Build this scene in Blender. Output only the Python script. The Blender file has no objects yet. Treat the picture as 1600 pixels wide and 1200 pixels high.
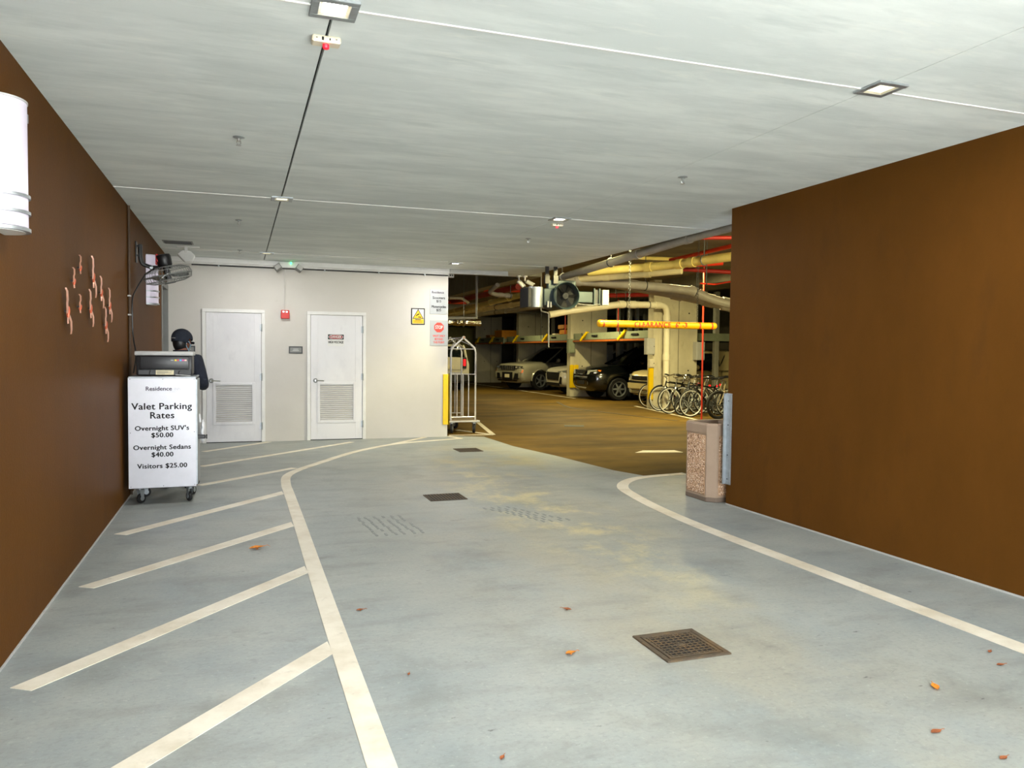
import bpy, bmesh, math, random
from mathutils import Vector, Matrix, Euler
random.seed(7)
S = bpy.context.scene
COL = S.collection
PI = math.pi

def lin(c):
    return tuple(((v / 255) / 12.92 if v / 255 <= .04045 else ((v / 255 + .055) / 1.055) ** 2.4) for v in c)

# ---------------------------------------------------------------- camera
cam = bpy.data.objects.new('camera', bpy.data.cameras.new('camera'))
COL.objects.link(cam)
cam.data.sensor_width = 36.0
cam.data.sensor_fit = 'HORIZONTAL'
cam.data.lens = 1215 / 1600 * 36
cam.data.clip_start = .05
cam.data.clip_end = 200
YAW, PITCH, ROLL = .337796, -.040549, .01012
_f = Vector((math.sin(YAW) * math.cos(PITCH), math.cos(YAW) * math.cos(PITCH), math.sin(PITCH)))
_r = Vector((math.cos(YAW), -math.sin(YAW), 0))
_u = _r.cross(_f)
_r2 = _r * math.cos(ROLL) + _u * math.sin(ROLL)
_u2 = -_r * math.sin(ROLL) + _u * math.cos(ROLL)
m = Matrix((_r2, _u2, -_f)).transposed().to_4x4()
m.translation = (0, 0, 1.5)
cam.matrix_world = m
S.camera = cam

# ---------------------------------------------------------------- world, light, exposure
S.view_settings.view_transform = 'Standard'
S.view_settings.look = 'None'
S.view_settings.gamma = 1.0
S.view_settings.use_curve_mapping = False
S.view_settings.exposure = 1.68
S.cycles.use_denoising = True
S.cycles.max_bounces = 12
S.cycles.diffuse_bounces = 8
S.cycles.sample_clamp_indirect = 6
w = bpy.data.worlds.new('overcast_sky')
S.world = w
w.use_nodes = True
w.node_tree.nodes['Background'].inputs[0].default_value = (.91, .96, 1.0, 1)
w.node_tree.nodes['Background'].inputs[1].default_value = 4.3

def area(name, loc, size, power, color, rot=(0, 0, 0), portal=False, spread=None, size_y=None):
    d = bpy.data.lights.new(name, 'AREA')
    d.energy = power
    d.color = color
    d.shape = 'RECTANGLE'
    d.size = size
    d.size_y = size_y or size
    if spread: d.spread = spread
    if portal: d.cycles.is_portal = True
    o = bpy.data.objects.new(name, d)
    o.location = loc
    o.rotation_euler = rot
    COL.objects.link(o)
    return o

# the open entrance behind the camera is the portal of the daylight
area('entrance_portal', (1.8, -2.02, 1.47), 5.7, 1, (1, 1, 1), (PI / 2, 0, 0), portal=True, size_y=2.95)
sd_ = bpy.data.lights.new('sun', 'SUN')
sd_.energy = 19.0
sd_.angle = .01
sd_.color = (1, .985, .96)
sun = bpy.data.objects.new('sun', sd_)
sun.rotation_euler = (math.radians(28), 0, math.radians(24))
COL.objects.link(sun)
WARM = (1.0, .87, .42)
area('garage_floodlight', (5.80, 10.6, 3.32), .25, 34, WARM, Vector((-.50, .58, -.64)).to_track_quat('-Z', 'Y').to_euler(), spread=2.2)
area('garage_pipe_fill', (7.5, 7.6, 2.9), 1.2, 46, WARM, Vector((.06, .97, -.06)).to_track_quat('-Z', 'Y').to_euler(), spread=2.4, size_y=.16)  # unseen fill light added to brighten the pipes and columns
for gx, gy, gp in ((8.2, 9.6, 9), (9.3, 15.2, 105), (9.2, 21.4, 75), (9.2, 27.6, 30)):
    area('garage_lamp', (gx, gy, 3.40), .16, gp, WARM, (0, 0, 0), size_y=1.3)

# ---------------------------------------------------------------- materials
def mat(name, rgb, rough=.6, metal=0., var=0., scale=6., bump=0., bscale=40., stretch=(1, 1, 1), rgb2=None, emit=None, coat=0.):
    mt = bpy.data.materials.new(name)
    mt.use_nodes = True
    nt = mt.node_tree
    b = nt.nodes['Principled BSDF']
    c = lin(rgb)
    b.inputs['Base Color'].default_value = (*c, 1)
    b.inputs['Roughness'].default_value = rough
    b.inputs['Metallic'].default_value = metal
    if coat: b.inputs['Coat Weight'].default_value = coat
    if emit:
        b.inputs['Emission Color'].default_value = (*lin(emit[0]), 1)
        b.inputs['Emission Strength'].default_value = emit[1]
    if var or bump or rgb2:
        tc = nt.nodes.new('ShaderNodeTexCoord')
        mp = nt.nodes.new('ShaderNodeMapping')
        mp.inputs['Scale'].default_value = stretch
        nt.links.new(tc.outputs['Object'], mp.inputs['Vector'])
        if var or rgb2:
            n = nt.nodes.new('ShaderNodeTexNoise')
            n.inputs['Scale'].default_value = scale
            n.inputs['Detail'].default_value = 6
            n.inputs['Roughness'].default_value = .62
            nt.links.new(mp.outputs[0], n.inputs['Vector'])
            r = nt.nodes.new('ShaderNodeValToRGB')
            c2 = lin(rgb2) if rgb2 else tuple(min(1, v * (1 + var)) for v in c)
            c1 = c if rgb2 else tuple(v * (1 - var) for v in c)
            r.color_ramp.elements[0].position = .32
            r.color_ramp.elements[1].position = .68
            r.color_ramp.elements[0].color = (*c1, 1)
            r.color_ramp.elements[1].color = (*c2, 1)
            nt.links.new(n.outputs['Fac'], r.inputs['Fac'])
            nt.links.new(r.outputs['Color'], b.inputs['Base Color'])
        if bump:
            n2 = nt.nodes.new('ShaderNodeTexNoise')
            n2.inputs['Scale'].default_value = bscale
            n2.inputs['Detail'].default_value = 4
            nt.links.new(mp.outputs[0], n2.inputs['Vector'])
            bp = nt.nodes.new('ShaderNodeBump')
            bp.inputs['Strength'].default_value = bump
            bp.inputs['Distance'].default_value = .01
            nt.links.new(n2.outputs['Fac'], bp.inputs['Height'])
            nt.links.new(bp.outputs['Normal'], b.inputs['Normal'])
    return mt

def layered(name, base, layers, rough=.5, bump=.15, bscale=60, rough_var=0.):
    """base colour pair plus noise-masked stain and painted-light layers: (rgb, scale, lo, hi, strength, stretch, offset, blob)"""
    mt = bpy.data.materials.new(name)
    mt.use_nodes = True
    nt = mt.node_tree
    b = nt.nodes['Principled BSDF']
    b.inputs['Roughness'].default_value = rough
    tc = nt.nodes.new('ShaderNodeTexCoord')
    prev = None
    for i, (rgb, sc, lo, hi, st, stretch, off, blob) in enumerate(layers):
        mp = nt.nodes.new('ShaderNodeMapping')
        mp.inputs['Scale'].default_value = stretch
        mp.inputs['Location'].default_value = off
        nt.links.new(tc.outputs['Object'], mp.inputs['Vector'])
        n = nt.nodes.new('ShaderNodeTexNoise')
        n.inputs['Scale'].default_value = sc
        n.inputs['Detail'].default_value = 8
        n.inputs['Roughness'].default_value = .65
        nt.links.new(mp.outputs[0], n.inputs['Vector'])
        mr = nt.nodes.new('ShaderNodeMapRange')
        mr.inputs['From Min'].default_value = lo
        mr.inputs['From Max'].default_value = hi
        mr.inputs['To Max'].default_value = st
        nt.links.new(n.outputs['Fac'], mr.inputs['Value'])
        fac = mr.outputs[0]
        if blob:                                    # a worn, lighter place of the floor with light painted in: centre x, y, radius x, y
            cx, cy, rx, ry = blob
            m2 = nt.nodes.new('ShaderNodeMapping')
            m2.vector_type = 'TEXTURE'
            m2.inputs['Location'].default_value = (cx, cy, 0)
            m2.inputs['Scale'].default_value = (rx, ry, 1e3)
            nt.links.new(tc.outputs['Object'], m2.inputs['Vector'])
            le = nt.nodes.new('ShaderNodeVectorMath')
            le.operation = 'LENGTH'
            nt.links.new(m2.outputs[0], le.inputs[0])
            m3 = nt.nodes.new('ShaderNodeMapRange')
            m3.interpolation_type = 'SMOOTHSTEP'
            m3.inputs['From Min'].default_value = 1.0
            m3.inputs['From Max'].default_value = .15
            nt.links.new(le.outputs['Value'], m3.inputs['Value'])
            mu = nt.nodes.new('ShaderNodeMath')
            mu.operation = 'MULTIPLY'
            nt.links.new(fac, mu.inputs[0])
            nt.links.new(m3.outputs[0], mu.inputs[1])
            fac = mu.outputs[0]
        mx = nt.nodes.new('ShaderNodeMix')
        mx.data_type = 'RGBA'
        nt.links.new(fac, mx.inputs['Factor'])
        if prev is None: mx.inputs['A'].default_value = (*lin(base), 1)
        else: nt.links.new(prev, mx.inputs['A'])
        mx.inputs['B'].default_value = (*lin(rgb), 1)
        prev = mx.outputs['Result']
    nt.links.new(prev, b.inputs['Base Color'])
    n2 = nt.nodes.new('ShaderNodeTexNoise')
    n2.inputs['Scale'].default_value = bscale
    n2.inputs['Detail'].default_value = 5
    nt.links.new(tc.outputs['Object'], n2.inputs['Vector'])
    bp = nt.nodes.new('ShaderNodeBump')
    bp.inputs['Strength'].default_value = bump
    bp.inputs['Distance'].default_value = .008
    nt.links.new(n2.outputs['Fac'], bp.inputs['Height'])
    nt.links.new(bp.outputs['Normal'], b.inputs['Normal'])
    if rough_var:
        mr = nt.nodes.new('ShaderNodeMapRange')
        mr.inputs['To Min'].default_value = rough - rough_var
        mr.inputs['To Max'].default_value = rough + rough_var
        n3 = nt.nodes.new('ShaderNodeTexNoise')
        n3.inputs['Scale'].default_value = 1.5
        n3.inputs['Detail'].default_value = 6
        nt.links.new(tc.outputs['Object'], n3.inputs['Vector'])
        nt.links.new(n3.outputs['Fac'], mr.inputs['Value'])
        nt.links.new(mr.outputs[0], b.inputs['Roughness'])
    return mt

O3 = (0, 0, 0)
M = {}
M['floor'] = layered('painted_floor', (138, 146, 146), [
    ((160, 164, 158), 1.1, .36, .64, .85, (1, 1, 1), O3, None),
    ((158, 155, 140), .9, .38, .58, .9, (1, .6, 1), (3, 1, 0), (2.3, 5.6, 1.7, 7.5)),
    ((196, 187, 142), 2.4, .48, .60, .85, (1, .7, 1), (5, 2, 0), (2.75, 7.2, .85, 4.6)),  # bright strip of light along the lane, painted in as a yellow tint
    ((172, 158, 102), 1.6, .48, .64, .7, (1, .7, 1), (9, 2, 0), (3.3, 10.4, 1.1, 3.0)),  # the same painted light, deeper yellow towards the garage
    ((104, 105, 99), 1.7, .54, .74, .5, (1, .8, 1), (7, 7, 0), None),
    ((74, 74, 71), 5.0, .62, .76, .5, (.6, 1, 1), (1, 4, 0), None),
    ((112, 116, 114), 45.0, .50, .66, .30, (.8, 1, 1), (6, 3, 0), None),
    ((196, 198, 190), 38.0, .58, .70, .30, (1, 1, 1), (3, 6, 0), None),
    ((120, 122, 118), 3.2, .50, .64, .38, (.5, 1.3, 1), (8, 5, 0), None),
    ((44, 44, 43), 20.0, .66, .72, .75, (.5, 1, 1), (2, 9, 0), None)], rough=.5, bump=.12, bscale=90, rough_var=.1)
M['garage_floor'] = layered('bare_garage_floor', (92, 70, 22), [
    ((110, 86, 32), .8, .42, .62, .8, (1, 1, 1), O3, None),
    ((52, 40, 13), .7, .46, .66, .8, (.4, 1.6, 1), (4, 4, 0), None),
    ((40, 32, 16), 2.5, .62, .76, .6, (.5, 1.4, 1), (1, 8, 0), None)], rough=.7, bump=.12, bscale=60, rough_var=.08)
M['garage_floor'].node_tree.nodes['Principled BSDF'].inputs['Specular IOR Level'].default_value = .15
M['stripe'] = layered('worn_white_line_paint', (222, 216, 200), [
    ((196, 186, 164), 3.0, .42, .66, .8, (1, 1, 1), O3, None),
    ((150, 146, 134), 9.0, .60, .76, .6, (1, 1, 1), (3, 0, 0), None)], rough=.55, bump=.1)
M['ceiling'] = layered('ceiling_plaster', (210, 217, 217), [
    ((231, 237, 236), 1.6, .42, .64, .8, (.55, 1.9, 1), O3, None),
    ((188, 197, 197), 2.6, .52, .70, .6, (.45, 2.2, 1), (4, 2, 0), None),
    ((236, 239, 234), 5.0, .58, .72, .5, (.5, 2, 1), (8, 2, 0), None)], rough=.85, bump=.08, bscale=25)
M['brown'] = layered('brown_wall_paint', (86, 54, 18), [
    ((95, 60, 21), 1.2, .40, .65, .8, (1, 1, .5), O3, None),
    ((76, 49, 23), 3.0, .55, .75, .5, (1, 1, .4), (2, 2, 0), None),
    ((108, 78, 46), 16.0, .72, .80, .5, (1, 1, .5), (5, 2, 0), None)], rough=.55, bump=.16, bscale=70)
M['brown'].node_tree.nodes['Principled BSDF'].inputs['Specular IOR Level'].default_value = .04
M['white_wall'] = layered('off_white_wall_paint', (198, 195, 190), [
    ((190, 187, 181), 1.0, .42, .64, .7, (1, 1, 1), O3, None),
    ((176, 170, 160), 8.0, .68, .80, .5, (1, 1, 1), (3, 5, 0), None)], rough=.65, bump=.06)
M['door'] = layered('white_door_paint', (214, 214, 218), [
    ((200, 200, 206), 1.6, .46, .62, .7, (1, 1, .6), O3, None),
    ((186, 186, 192), 3.2, .60, .70, .4, (1, 1, .5), (5, 1, 2), None)], rough=.45, bump=.04)
M['concrete'] = layered('column_concrete', (206, 198, 172), [
    ((182, 173, 146), 1.2, .42, .66, .8, (1, 1, .7), O3, None),
    ((142, 133, 110), 4.0, .60, .76, .6, (1, 1, .6), (3, 1, 0), None)], rough=.85, bump=.3, bscale=30)
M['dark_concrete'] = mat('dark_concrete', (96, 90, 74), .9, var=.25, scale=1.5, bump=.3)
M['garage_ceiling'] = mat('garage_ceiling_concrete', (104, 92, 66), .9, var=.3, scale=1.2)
M['white'] = mat('white_metal_paint', (214, 214, 212), .4, var=.05)
M['cream'] = mat('cream_plastic', (206, 198, 176), .4, var=.05)
M['ltgray'] = mat('light_grey_plastic', (176, 176, 174), .45, var=.06)
M['gray'] = mat('grey_metal_paint', (118, 120, 118), .45, var=.08)
M['steel'] = mat('brushed_steel', (176, 178, 178), .34, 1., var=.12, scale=30, stretch=(1, 1, .1))
M['galv'] = mat('galvanised_steel', (168, 174, 178), .45, .8, var=.15, scale=14)
M['chrome'] = mat('chrome', (214, 214, 214), .15, 1., var=.03)
M['cart_steel'] = mat('polished_cart_tube', (232, 232, 234), .25, .65, var=.03)
M['black'] = mat('black_plastic', (20, 20, 22), .4, var=.1)
M['rubber'] = mat('black_rubber', (16, 16, 16), .75, var=.15)
M['void'] = mat('dark_opening', (7, 7, 8), .8, var=.1)
M['darkgray'] = mat('dark_grey_paint', (58, 60, 62), .5, var=.1)
M['sign_gray'] = mat('grey_sign_sheet', (164, 168, 172), .4, .2, var=.05)
M['sign_steel'] = mat('cart_sign_sheet', (192, 192, 198), .32, .35, var=.06, scale=3)
M['ink'] = mat('black_lettering', (14, 13, 16), .85, var=.05)
M['plum'] = mat('plum_lettering', (48, 26, 54), .5, var=.05)
M['pale_ink'] = mat('pale_grey_lettering', (170, 168, 174), .5, var=.05)
M['red'] = mat('red_paint', (196, 36, 28), .4, var=.08)
M['sign_red'] = mat('sign_red', (214, 66, 54), .5, var=.04)
M['yellow'] = mat('yellow_guard_paint', (228, 190, 8), .4, var=.05)
M['sign_yellow'] = mat('sign_yellow', (236, 188, 22), .5, var=.04)
M['bar_yellow'] = mat('clearance_bar_yellow', (240, 176, 8), .38, var=.05)
M['letter_red'] = mat('red_lettering', (222, 50, 10), .5, var=.05)
M['copper'] = mat('copper', (226, 172, 150), .34, .6, var=.2, scale=14)
M['copper_body'] = mat('copper_body', (206, 104, 74), .4, .45, var=.2, scale=14)
M['lamp_white'] = mat('sconce_diffuser', (176, 172, 182), .35, var=.02, emit=((238, 226, 246), .10))
M['downlight'] = mat('downlight_lens', (255, 250, 240), .4, var=.01, emit=((255, 248, 236), 9.0))
M['downlight_dim'] = mat('downlight_lens_dim', (236, 232, 206), .4, var=.01, emit=((240, 234, 200), .5))
M['led_green'] = mat('green_led', (40, 240, 110), .4, var=.01, emit=((40, 255, 120), 4.))
M['led_red'] = mat('red_button', (236, 24, 44), .4, var=.03, emit=((255, 20, 40), .12))
M['rust'] = layered('rusty_cast_iron', (74, 62, 46), [
    ((104, 80, 48), 9.0, .45, .65, .8, (1, 1, 1), O3, None),
    ((48, 43, 37), 20.0, .55, .70, .7, (1, 1, 1), (1, 1, 0), None)], rough=.7, bump=.3)
M['taupe'] = mat('taupe_bin_plastic', (158, 136, 116), .55, var=.06)
M['taupe_dark'] = mat('dark_taupe_bin_plastic', (112, 96, 82), .55, var=.06)
M['leaf'] = mat('dry_leaf', (212, 128, 30), .7, var=.35, scale=60)
M['leaf_brown'] = mat('brown_dry_leaf', (150, 84, 44), .8, var=.35, scale=60)
M['pvc_gray'] = mat('grey_drain_pipe', (158, 152, 142), .5, var=.12, scale=4)
M['pvc_cream'] = mat('cream_drain_pipe', (214, 202, 160), .45, var=.1, scale=4)
M['pvc_pale'] = mat('pale_drain_pipe', (236, 228, 202), .45, var=.06, scale=4)
M['pvc_yellow'] = mat('yellow_drain_pipe', (222, 202, 120), .45, var=.1, scale=4)
M['pipe_red'] = mat('red_sprinkler_pipe', (206, 48, 24), .4, var=.12, scale=5)
M['pipe_dark_red'] = mat('dark_red_sprinkler_pipe', (150, 26, 20), .45, var=.12, scale=5)
M['beam_gray'] = mat('grey_steel_beam', (138, 136, 124), .6, var=.12)
M['lift_green'] = mat('grey_green_lift_steel', (138, 146, 122), .55, .2, var=.15, scale=3)
M['lift_orange'] = mat('orange_lift_edge', (160, 84, 24), .5, var=.2, scale=4)
M['fan_green'] = mat('blue_green_fan_paint', (46, 60, 63), .45, .2, var=.1)
M['foil'] = mat('crumpled_foil', (214, 206, 180), .22, 1., var=.2, scale=30, bump=1.0, bscale=24)
M['bin_orange'] = mat('orange_bin_plastic', (214, 140, 30), .5, var=.1)
M['carton'] = mat('brown_carton', (186, 128, 58), .8, var=.12)
M['olive'] = mat('olive_door_paint', (140, 132, 66), .5, var=.12)
M['paper'] = mat('white_paper_label', (224, 214, 180), .7, var=.06)
M['glass'] = mat('dark_car_glass', (14, 20, 22), .08, 0., var=.05, coat=.5)
M['headlight'] = mat('clear_headlight', (196, 200, 198), .12, .6, var=.1, scale=30)
M['amber'] = mat('amber_lens', (246, 128, 18), .3, var=.05)
M['tail_red'] = mat('red_tail_lens', (226, 26, 30), .3, var=.05, emit=((255, 20, 30), .5))
M['car_white'] = mat('white_car_paint', (206, 200, 184), .3, var=.03, coat=.6)
M['car_silver'] = mat('pale_silver_car_paint', (176, 172, 152), .3, .3, var=.03, coat=.6)
M['car_black'] = mat('black_car_paint', (6, 8, 9), .18, var=.05, coat=.8)
M['car_gold'] = mat('gold_car_paint', (190, 174, 128), .3, .2, var=.04, coat=.6)
M['navy'] = mat('navy_jacket_cloth', (22, 28, 42), .9, var=.25, scale=30, bump=.3, bscale=60)
M['navy_cap'] = mat('navy_cap_cloth', (20, 27, 40), .85, var=.2, scale=40)
M['trouser'] = mat('dark_trouser_cloth', (30, 30, 34), .9, var=.2, scale=30)
M['skin'] = mat('brown_skin', (118, 70, 50), .6, var=.08)
M['mask_blue'] = mat('light_blue_mask', (150, 196, 222), .8, var=.04)
M['bag'] = mat('white_plastic_bag', (224, 224, 226), .4, var=.04)
M['pebble_bed'] = mat('tan_binder', (170, 136, 104), .8, var=.2)
M['pebbles'] = [mat('tan_pebble', (196, 160, 128), .6, var=.15, scale=60), mat('pale_pebble', (224, 200, 176), .6, var=.15, scale=60),
                mat('brown_pebble', (122, 88, 62), .6, var=.2, scale=60)]
M['bike_tan'] = mat('tan_bike_frame', (150, 138, 112), .35, .3, var=.06)
M['rim_white'] = mat('pale_rim', (226, 226, 222), .35, .2, var=.03)

# ---------------------------------------------------------------- mesh builder
class MB:
    def __init__(s): s.bm = bmesh.new()
    def _merge(s, b2, mtx=None):
        me = bpy.data.meshes.new('tmp')
        if mtx is not None: b2.transform(mtx)
        b2.to_mesh(me); b2.free()
        s.bm.from_mesh(me)
        bpy.data.meshes.remove(me)
        return s
    def box(s, lo, hi, bevel=0., mtx=None, seg=1):
        b = bmesh.new()
        bmesh.ops.create_cube(b, size=1)
        sx, sy, sz = (abs(hi[i] - lo[i]) for i in range(3))
        c = [(hi[i] + lo[i]) / 2 for i in range(3)]
        bmesh.ops.scale(b, vec=(sx, sy, sz), verts=b.verts)
        if bevel: bmesh.ops.bevel(b, geom=list(b.edges), offset=min(bevel, .45 * min(sx, sy, sz)), segments=seg, affect='EDGES', profile=.5)
        bmesh.ops.translate(b, vec=c, verts=b.verts)
        return s._merge(b, mtx)
    def cyl(s, p0, p1, r0, r1=None, n=12, caps=True):
        p0, p1 = Vector(p0), Vector(p1)
        d = p1 - p0
        b = bmesh.new()
        bmesh.ops.create_cone(b, cap_ends=caps, segments=n, radius1=r0, radius2=r0 if r1 is None else r1, depth=d.length)
        q = Vector((0, 0, 1)).rotation_difference(d.normalized())
        return s._merge(b, Matrix.Translation((p0 + p1) / 2) @ q.to_matrix().to_4x4())
    def sph(s, c, r, u=14, v=9, mtx=None):
        b = bmesh.new()
        bmesh.ops.create_uvsphere(b, u_segments=u, v_segments=v, radius=1)
        r = (r, r, r) if isinstance(r, (int, float)) else r
        mm = Matrix.Translation(c) @ (mtx or Matrix()) @ Matrix.Diagonal((*r, 1))
        return s._merge(b, mm)
    def tube(s, pts, r, n=8, closed=False, caps=True, bend=0, rr=None):
        pts = [Vector(p) for p in pts]
        if bend and len(pts) > 2: pts = fillet(pts, bend)
        k = len(pts)
        rad = rr or [r] * k
        rings = []
        t0 = (pts[1] - pts[0]).normalized()
        up = Vector((0, 0, 1)) if abs(t0.z) < .9 else Vector((1, 0, 0))
        nrm = (up - t0 * up.dot(t0)).normalized()
        for i in range(k):
            if closed: t = (pts[(i + 1) % k] - pts[i - 1]).normalized()
            elif i == 0: t = t0
            elif i == k - 1: t = (pts[-1] - pts[-2]).normalized()
            else: t = ((pts[i + 1] - pts[i]).normalized() + (pts[i] - pts[i - 1]).normalized()).normalized()
            nrm = (nrm - t * nrm.dot(t)).normalized()
            bn = t.cross(nrm)
            rings.append([s.bm.verts.new(pts[i] + (nrm * math.cos(a) + bn * math.sin(a)) * rad[i]) for a in (2 * PI * j / n for j in range(n))])
        for i in range(k if closed else k - 1):
            A, B = rings[i], rings[(i + 1) % k]
            for j in range(n): s.bm.faces.new((A[j], A[(j + 1) % n], B[(j + 1) % n], B[j]))
        if caps and not closed:
            s.bm.faces.new(list(reversed(rings[0]))); s.bm.faces.new(rings[-1])
        return s
    def lathe(s, prof, n=24, mtx=None):
        b = bmesh.new()
        rings = []
        for r, z in prof:
            if r < 1e-6: rings.append([b.verts.new((0, 0, z))])
            else: rings.append([b.verts.new((r * math.cos(2 * PI * j / n), r * math.sin(2 * PI * j / n), z)) for j in range(n)])
        for A, B in zip(rings, rings[1:]):
            for j in range(n):
                a0, a1 = A[j % len(A)], A[(j + 1) % len(A)]
                b0, b1 = B[j % len(B)], B[(j + 1) % len(B)]
                f = [a0, a1, b1, b0]
                f = [v for i, v in enumerate(f) if v not in f[:i]]
                if len(f) > 2: b.faces.new(f)
        bmesh.ops.recalc_face_normals(b, faces=b.faces)
        return s._merge(b, mtx)
    def torus(s, c, R, r, axis=(0, 0, 1), n=28, k=6):
        q = Vector((0, 0, 1)).rotation_difference(Vector(axis).normalized()).to_matrix()
        s.tube([Vector(c) + q @ Vector((R * math.cos(2 * PI * i / n), R * math.sin(2 * PI * i / n), 0)) for i in range(n)], r, k, closed=True)
        return s
    def prism(s, poly, depth, mtx=None, bevel=0.):
        """poly in local xy, extruded to +z by depth"""
        b = bmesh.new()
        f = b.faces.new([b.verts.new((p[0], p[1], 0)) for p in poly])
        if f.normal.z == 0: f.normal_update()
        r = bmesh.ops.extrude_face_region(b, geom=[f])
        bmesh.ops.translate(b, vec=(0, 0, depth), verts=[v for v in r['geom'] if isinstance(v, bmesh.types.BMVert)])
        bmesh.ops.recalc_face_normals(b, faces=b.faces)
        if bevel: bmesh.ops.bevel(b, geom=list(b.edges), offset=bevel, segments=1, affect='EDGES')
        return s._merge(b, mtx)
    def loft(s, rings, cap=True):
        R = [[s.bm.verts.new(p) for p in r] for r in rings]
        n = len(R[0])
        for A, B in zip(R, R[1:]):
            for j in range(n): s.bm.faces.new((A[j], A[(j + 1) % n], B[(j + 1) % n], B[j]))
        if cap:
            s.bm.faces.new(list(reversed(R[0]))); s.bm.faces.new(R[-1])
        return s
    def mesh(s, name, smooth=35):
        bmesh.ops.recalc_face_normals(s.bm, faces=s.bm.faces)
        me = bpy.data.meshes.new(name)
        s.bm.to_mesh(me); s.bm.free()
        if smooth:
            for p in me.polygons: p.use_smooth = True
            me.set_sharp_from_angle(angle=math.radians(smooth))
        return me
    def build(s, name, material, parent=None, smooth=35, label=None, world=True):
        """vertices in world coordinates are moved into an unrotated parent's frame when world is True"""
        me = s.mesh(name, smooth)
        return link(name, me, material, parent, label, world)

def link(name, me, material, parent=None, label=None, world=True):
    for q in (material if isinstance(material, (list, tuple)) else [material]): me.materials.append(q)
    o = bpy.data.objects.new(name, me)
    COL.objects.link(o)
    if parent is not None:
        o.parent = parent
        if world:
            off = Vector((0, 0, 0)); p = parent
            while p is not None: off += p.location; p = p.parent
            me.transform(Matrix.Translation(-off))
    if label: o['label'] = label
    return o

def fillet(pts, d, k=4):
    out = [pts[0]]
    for a, b, c in zip(pts, pts[1:], pts[2:]):
        u, v = (a - b), (c - b)
        e = min(d, u.length * .49, v.length * .49)
        p, q = b + u.normalized() * e, b + v.normalized() * e
        for i in range(k + 1):
            t = i / k
            out.append(p * (1 - t) ** 2 + b * 2 * t * (1 - t) + q * t * t)
    out.append(pts[-1])
    return out

def tag(o, label, cat, group=None, kind=None):
    if label: o['label'] = label
    if cat: o['category'] = cat
    if group: o['group'] = group
    if kind: o['kind'] = kind
    return o

def thing(name, label, cat, loc=(0, 0, 0), rz=0., group=None):
    o = bpy.data.objects.new(name, None)
    o.empty_display_size = .1
    COL.objects.link(o)
    o.location = loc
    o.rotation_euler = (0, 0, rz)
    return tag(o, label, cat, group)

def struct(o):
    o['kind'] = 'structure'
    return o

def copy_tree(o, label=None, group=None, parent=None):
    c = o.copy()
    COL.objects.link(c)
    if parent is not None: c.parent = parent
    if label: c['label'] = label
    if group: c['group'] = group
    for ch in list(o.children): copy_tree(ch, parent=c)
    return c

def text(body, size, material, parent, loc, rot, name='lettering', bold=0., align='CENTER', sx=1., depth=.0008, spacing=1., shear=0.):
    cu = bpy.data.curves.new('t', 'FONT')
    cu.body = body
    cu.size = size
    cu.align_x = align
    cu.align_y = 'CENTER'
    cu.extrude = depth
    cu.space_character = spacing
    cu.shear = shear
    cu.resolution_u = 3
    t = bpy.data.objects.new('t', cu)
    COL.objects.link(t)
    bpy.context.view_layer.update()
    dg = bpy.context.evaluated_depsgraph_get()
    me = bpy.data.meshes.new_from_object(t.evaluated_get(dg))
    bpy.data.objects.remove(t)
    bpy.data.curves.remove(cu)
    me.name = name
    me.transform(Matrix.Translation(loc) @ Euler(rot).to_matrix().to_4x4() @ Matrix.Diagonal((sx, 1, 1, 1)))
    if bold:
        mb = MB()
        for kk, (dx, dz) in enumerate(((-bold, 0), (bold, 0), (0, bold * .6), (0, -bold * .6))):
            v = Euler(rot).to_matrix() @ Vector((dx, dz, kk * .0005))
            me.transform(Matrix.Translation(v)); mb.bm.from_mesh(me); me.transform(Matrix.Translation(-v))
        bpy.data.meshes.remove(me)
        me = bpy.data.meshes.new(name)
        mb.bm.to_mesh(me); mb.bm.free()
    me.materials.clear()
    return link(name, me, material, parent)
FACE = (PI / 2, 0, 0)      # lettering upright, read by someone looking along +Y

# ================================================================ SETTING
XL, XR, YB, YE, YW, H = -1.052, 4.606, 13.318, -2.0, 6.60, 2.943   # walls left/right, back wall, entrance, right wall end, ceiling
def slab_poly(name, pts, z0, z1, material, parent=None):
    return MB().prism([(p[0], p[1]) for p in pts], z1 - z0, Matrix.Translation((0, 0, z0))).build(name, material, parent, smooth=0)

PAINT_EDGE = [(3.50, 13.44), (4.10, 13.16), (4.14, 11.7), (4.36, 10.45), (4.54, 8.93), (4.70, 8.45), (5.0, 8.40), (5.30, 8.55)]
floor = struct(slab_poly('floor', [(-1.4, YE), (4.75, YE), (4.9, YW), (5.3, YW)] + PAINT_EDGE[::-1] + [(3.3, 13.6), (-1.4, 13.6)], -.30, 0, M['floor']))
struct(slab_poly('floor', [(3.3, 13.6)] + PAINT_EDGE + [(5.3, YW), (5.3, 4.0), (17.2, 4.0), (17.2, 42), (3.3, 42)], -.30, 0, M['garage_floor']))
struct(slab_poly('floor', [(-40, -50), (40, -50), (40, YE), (-40, YE)], -.30, -.005, mat('street_concrete', (176, 176, 170), .85, var=.12)))

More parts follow.
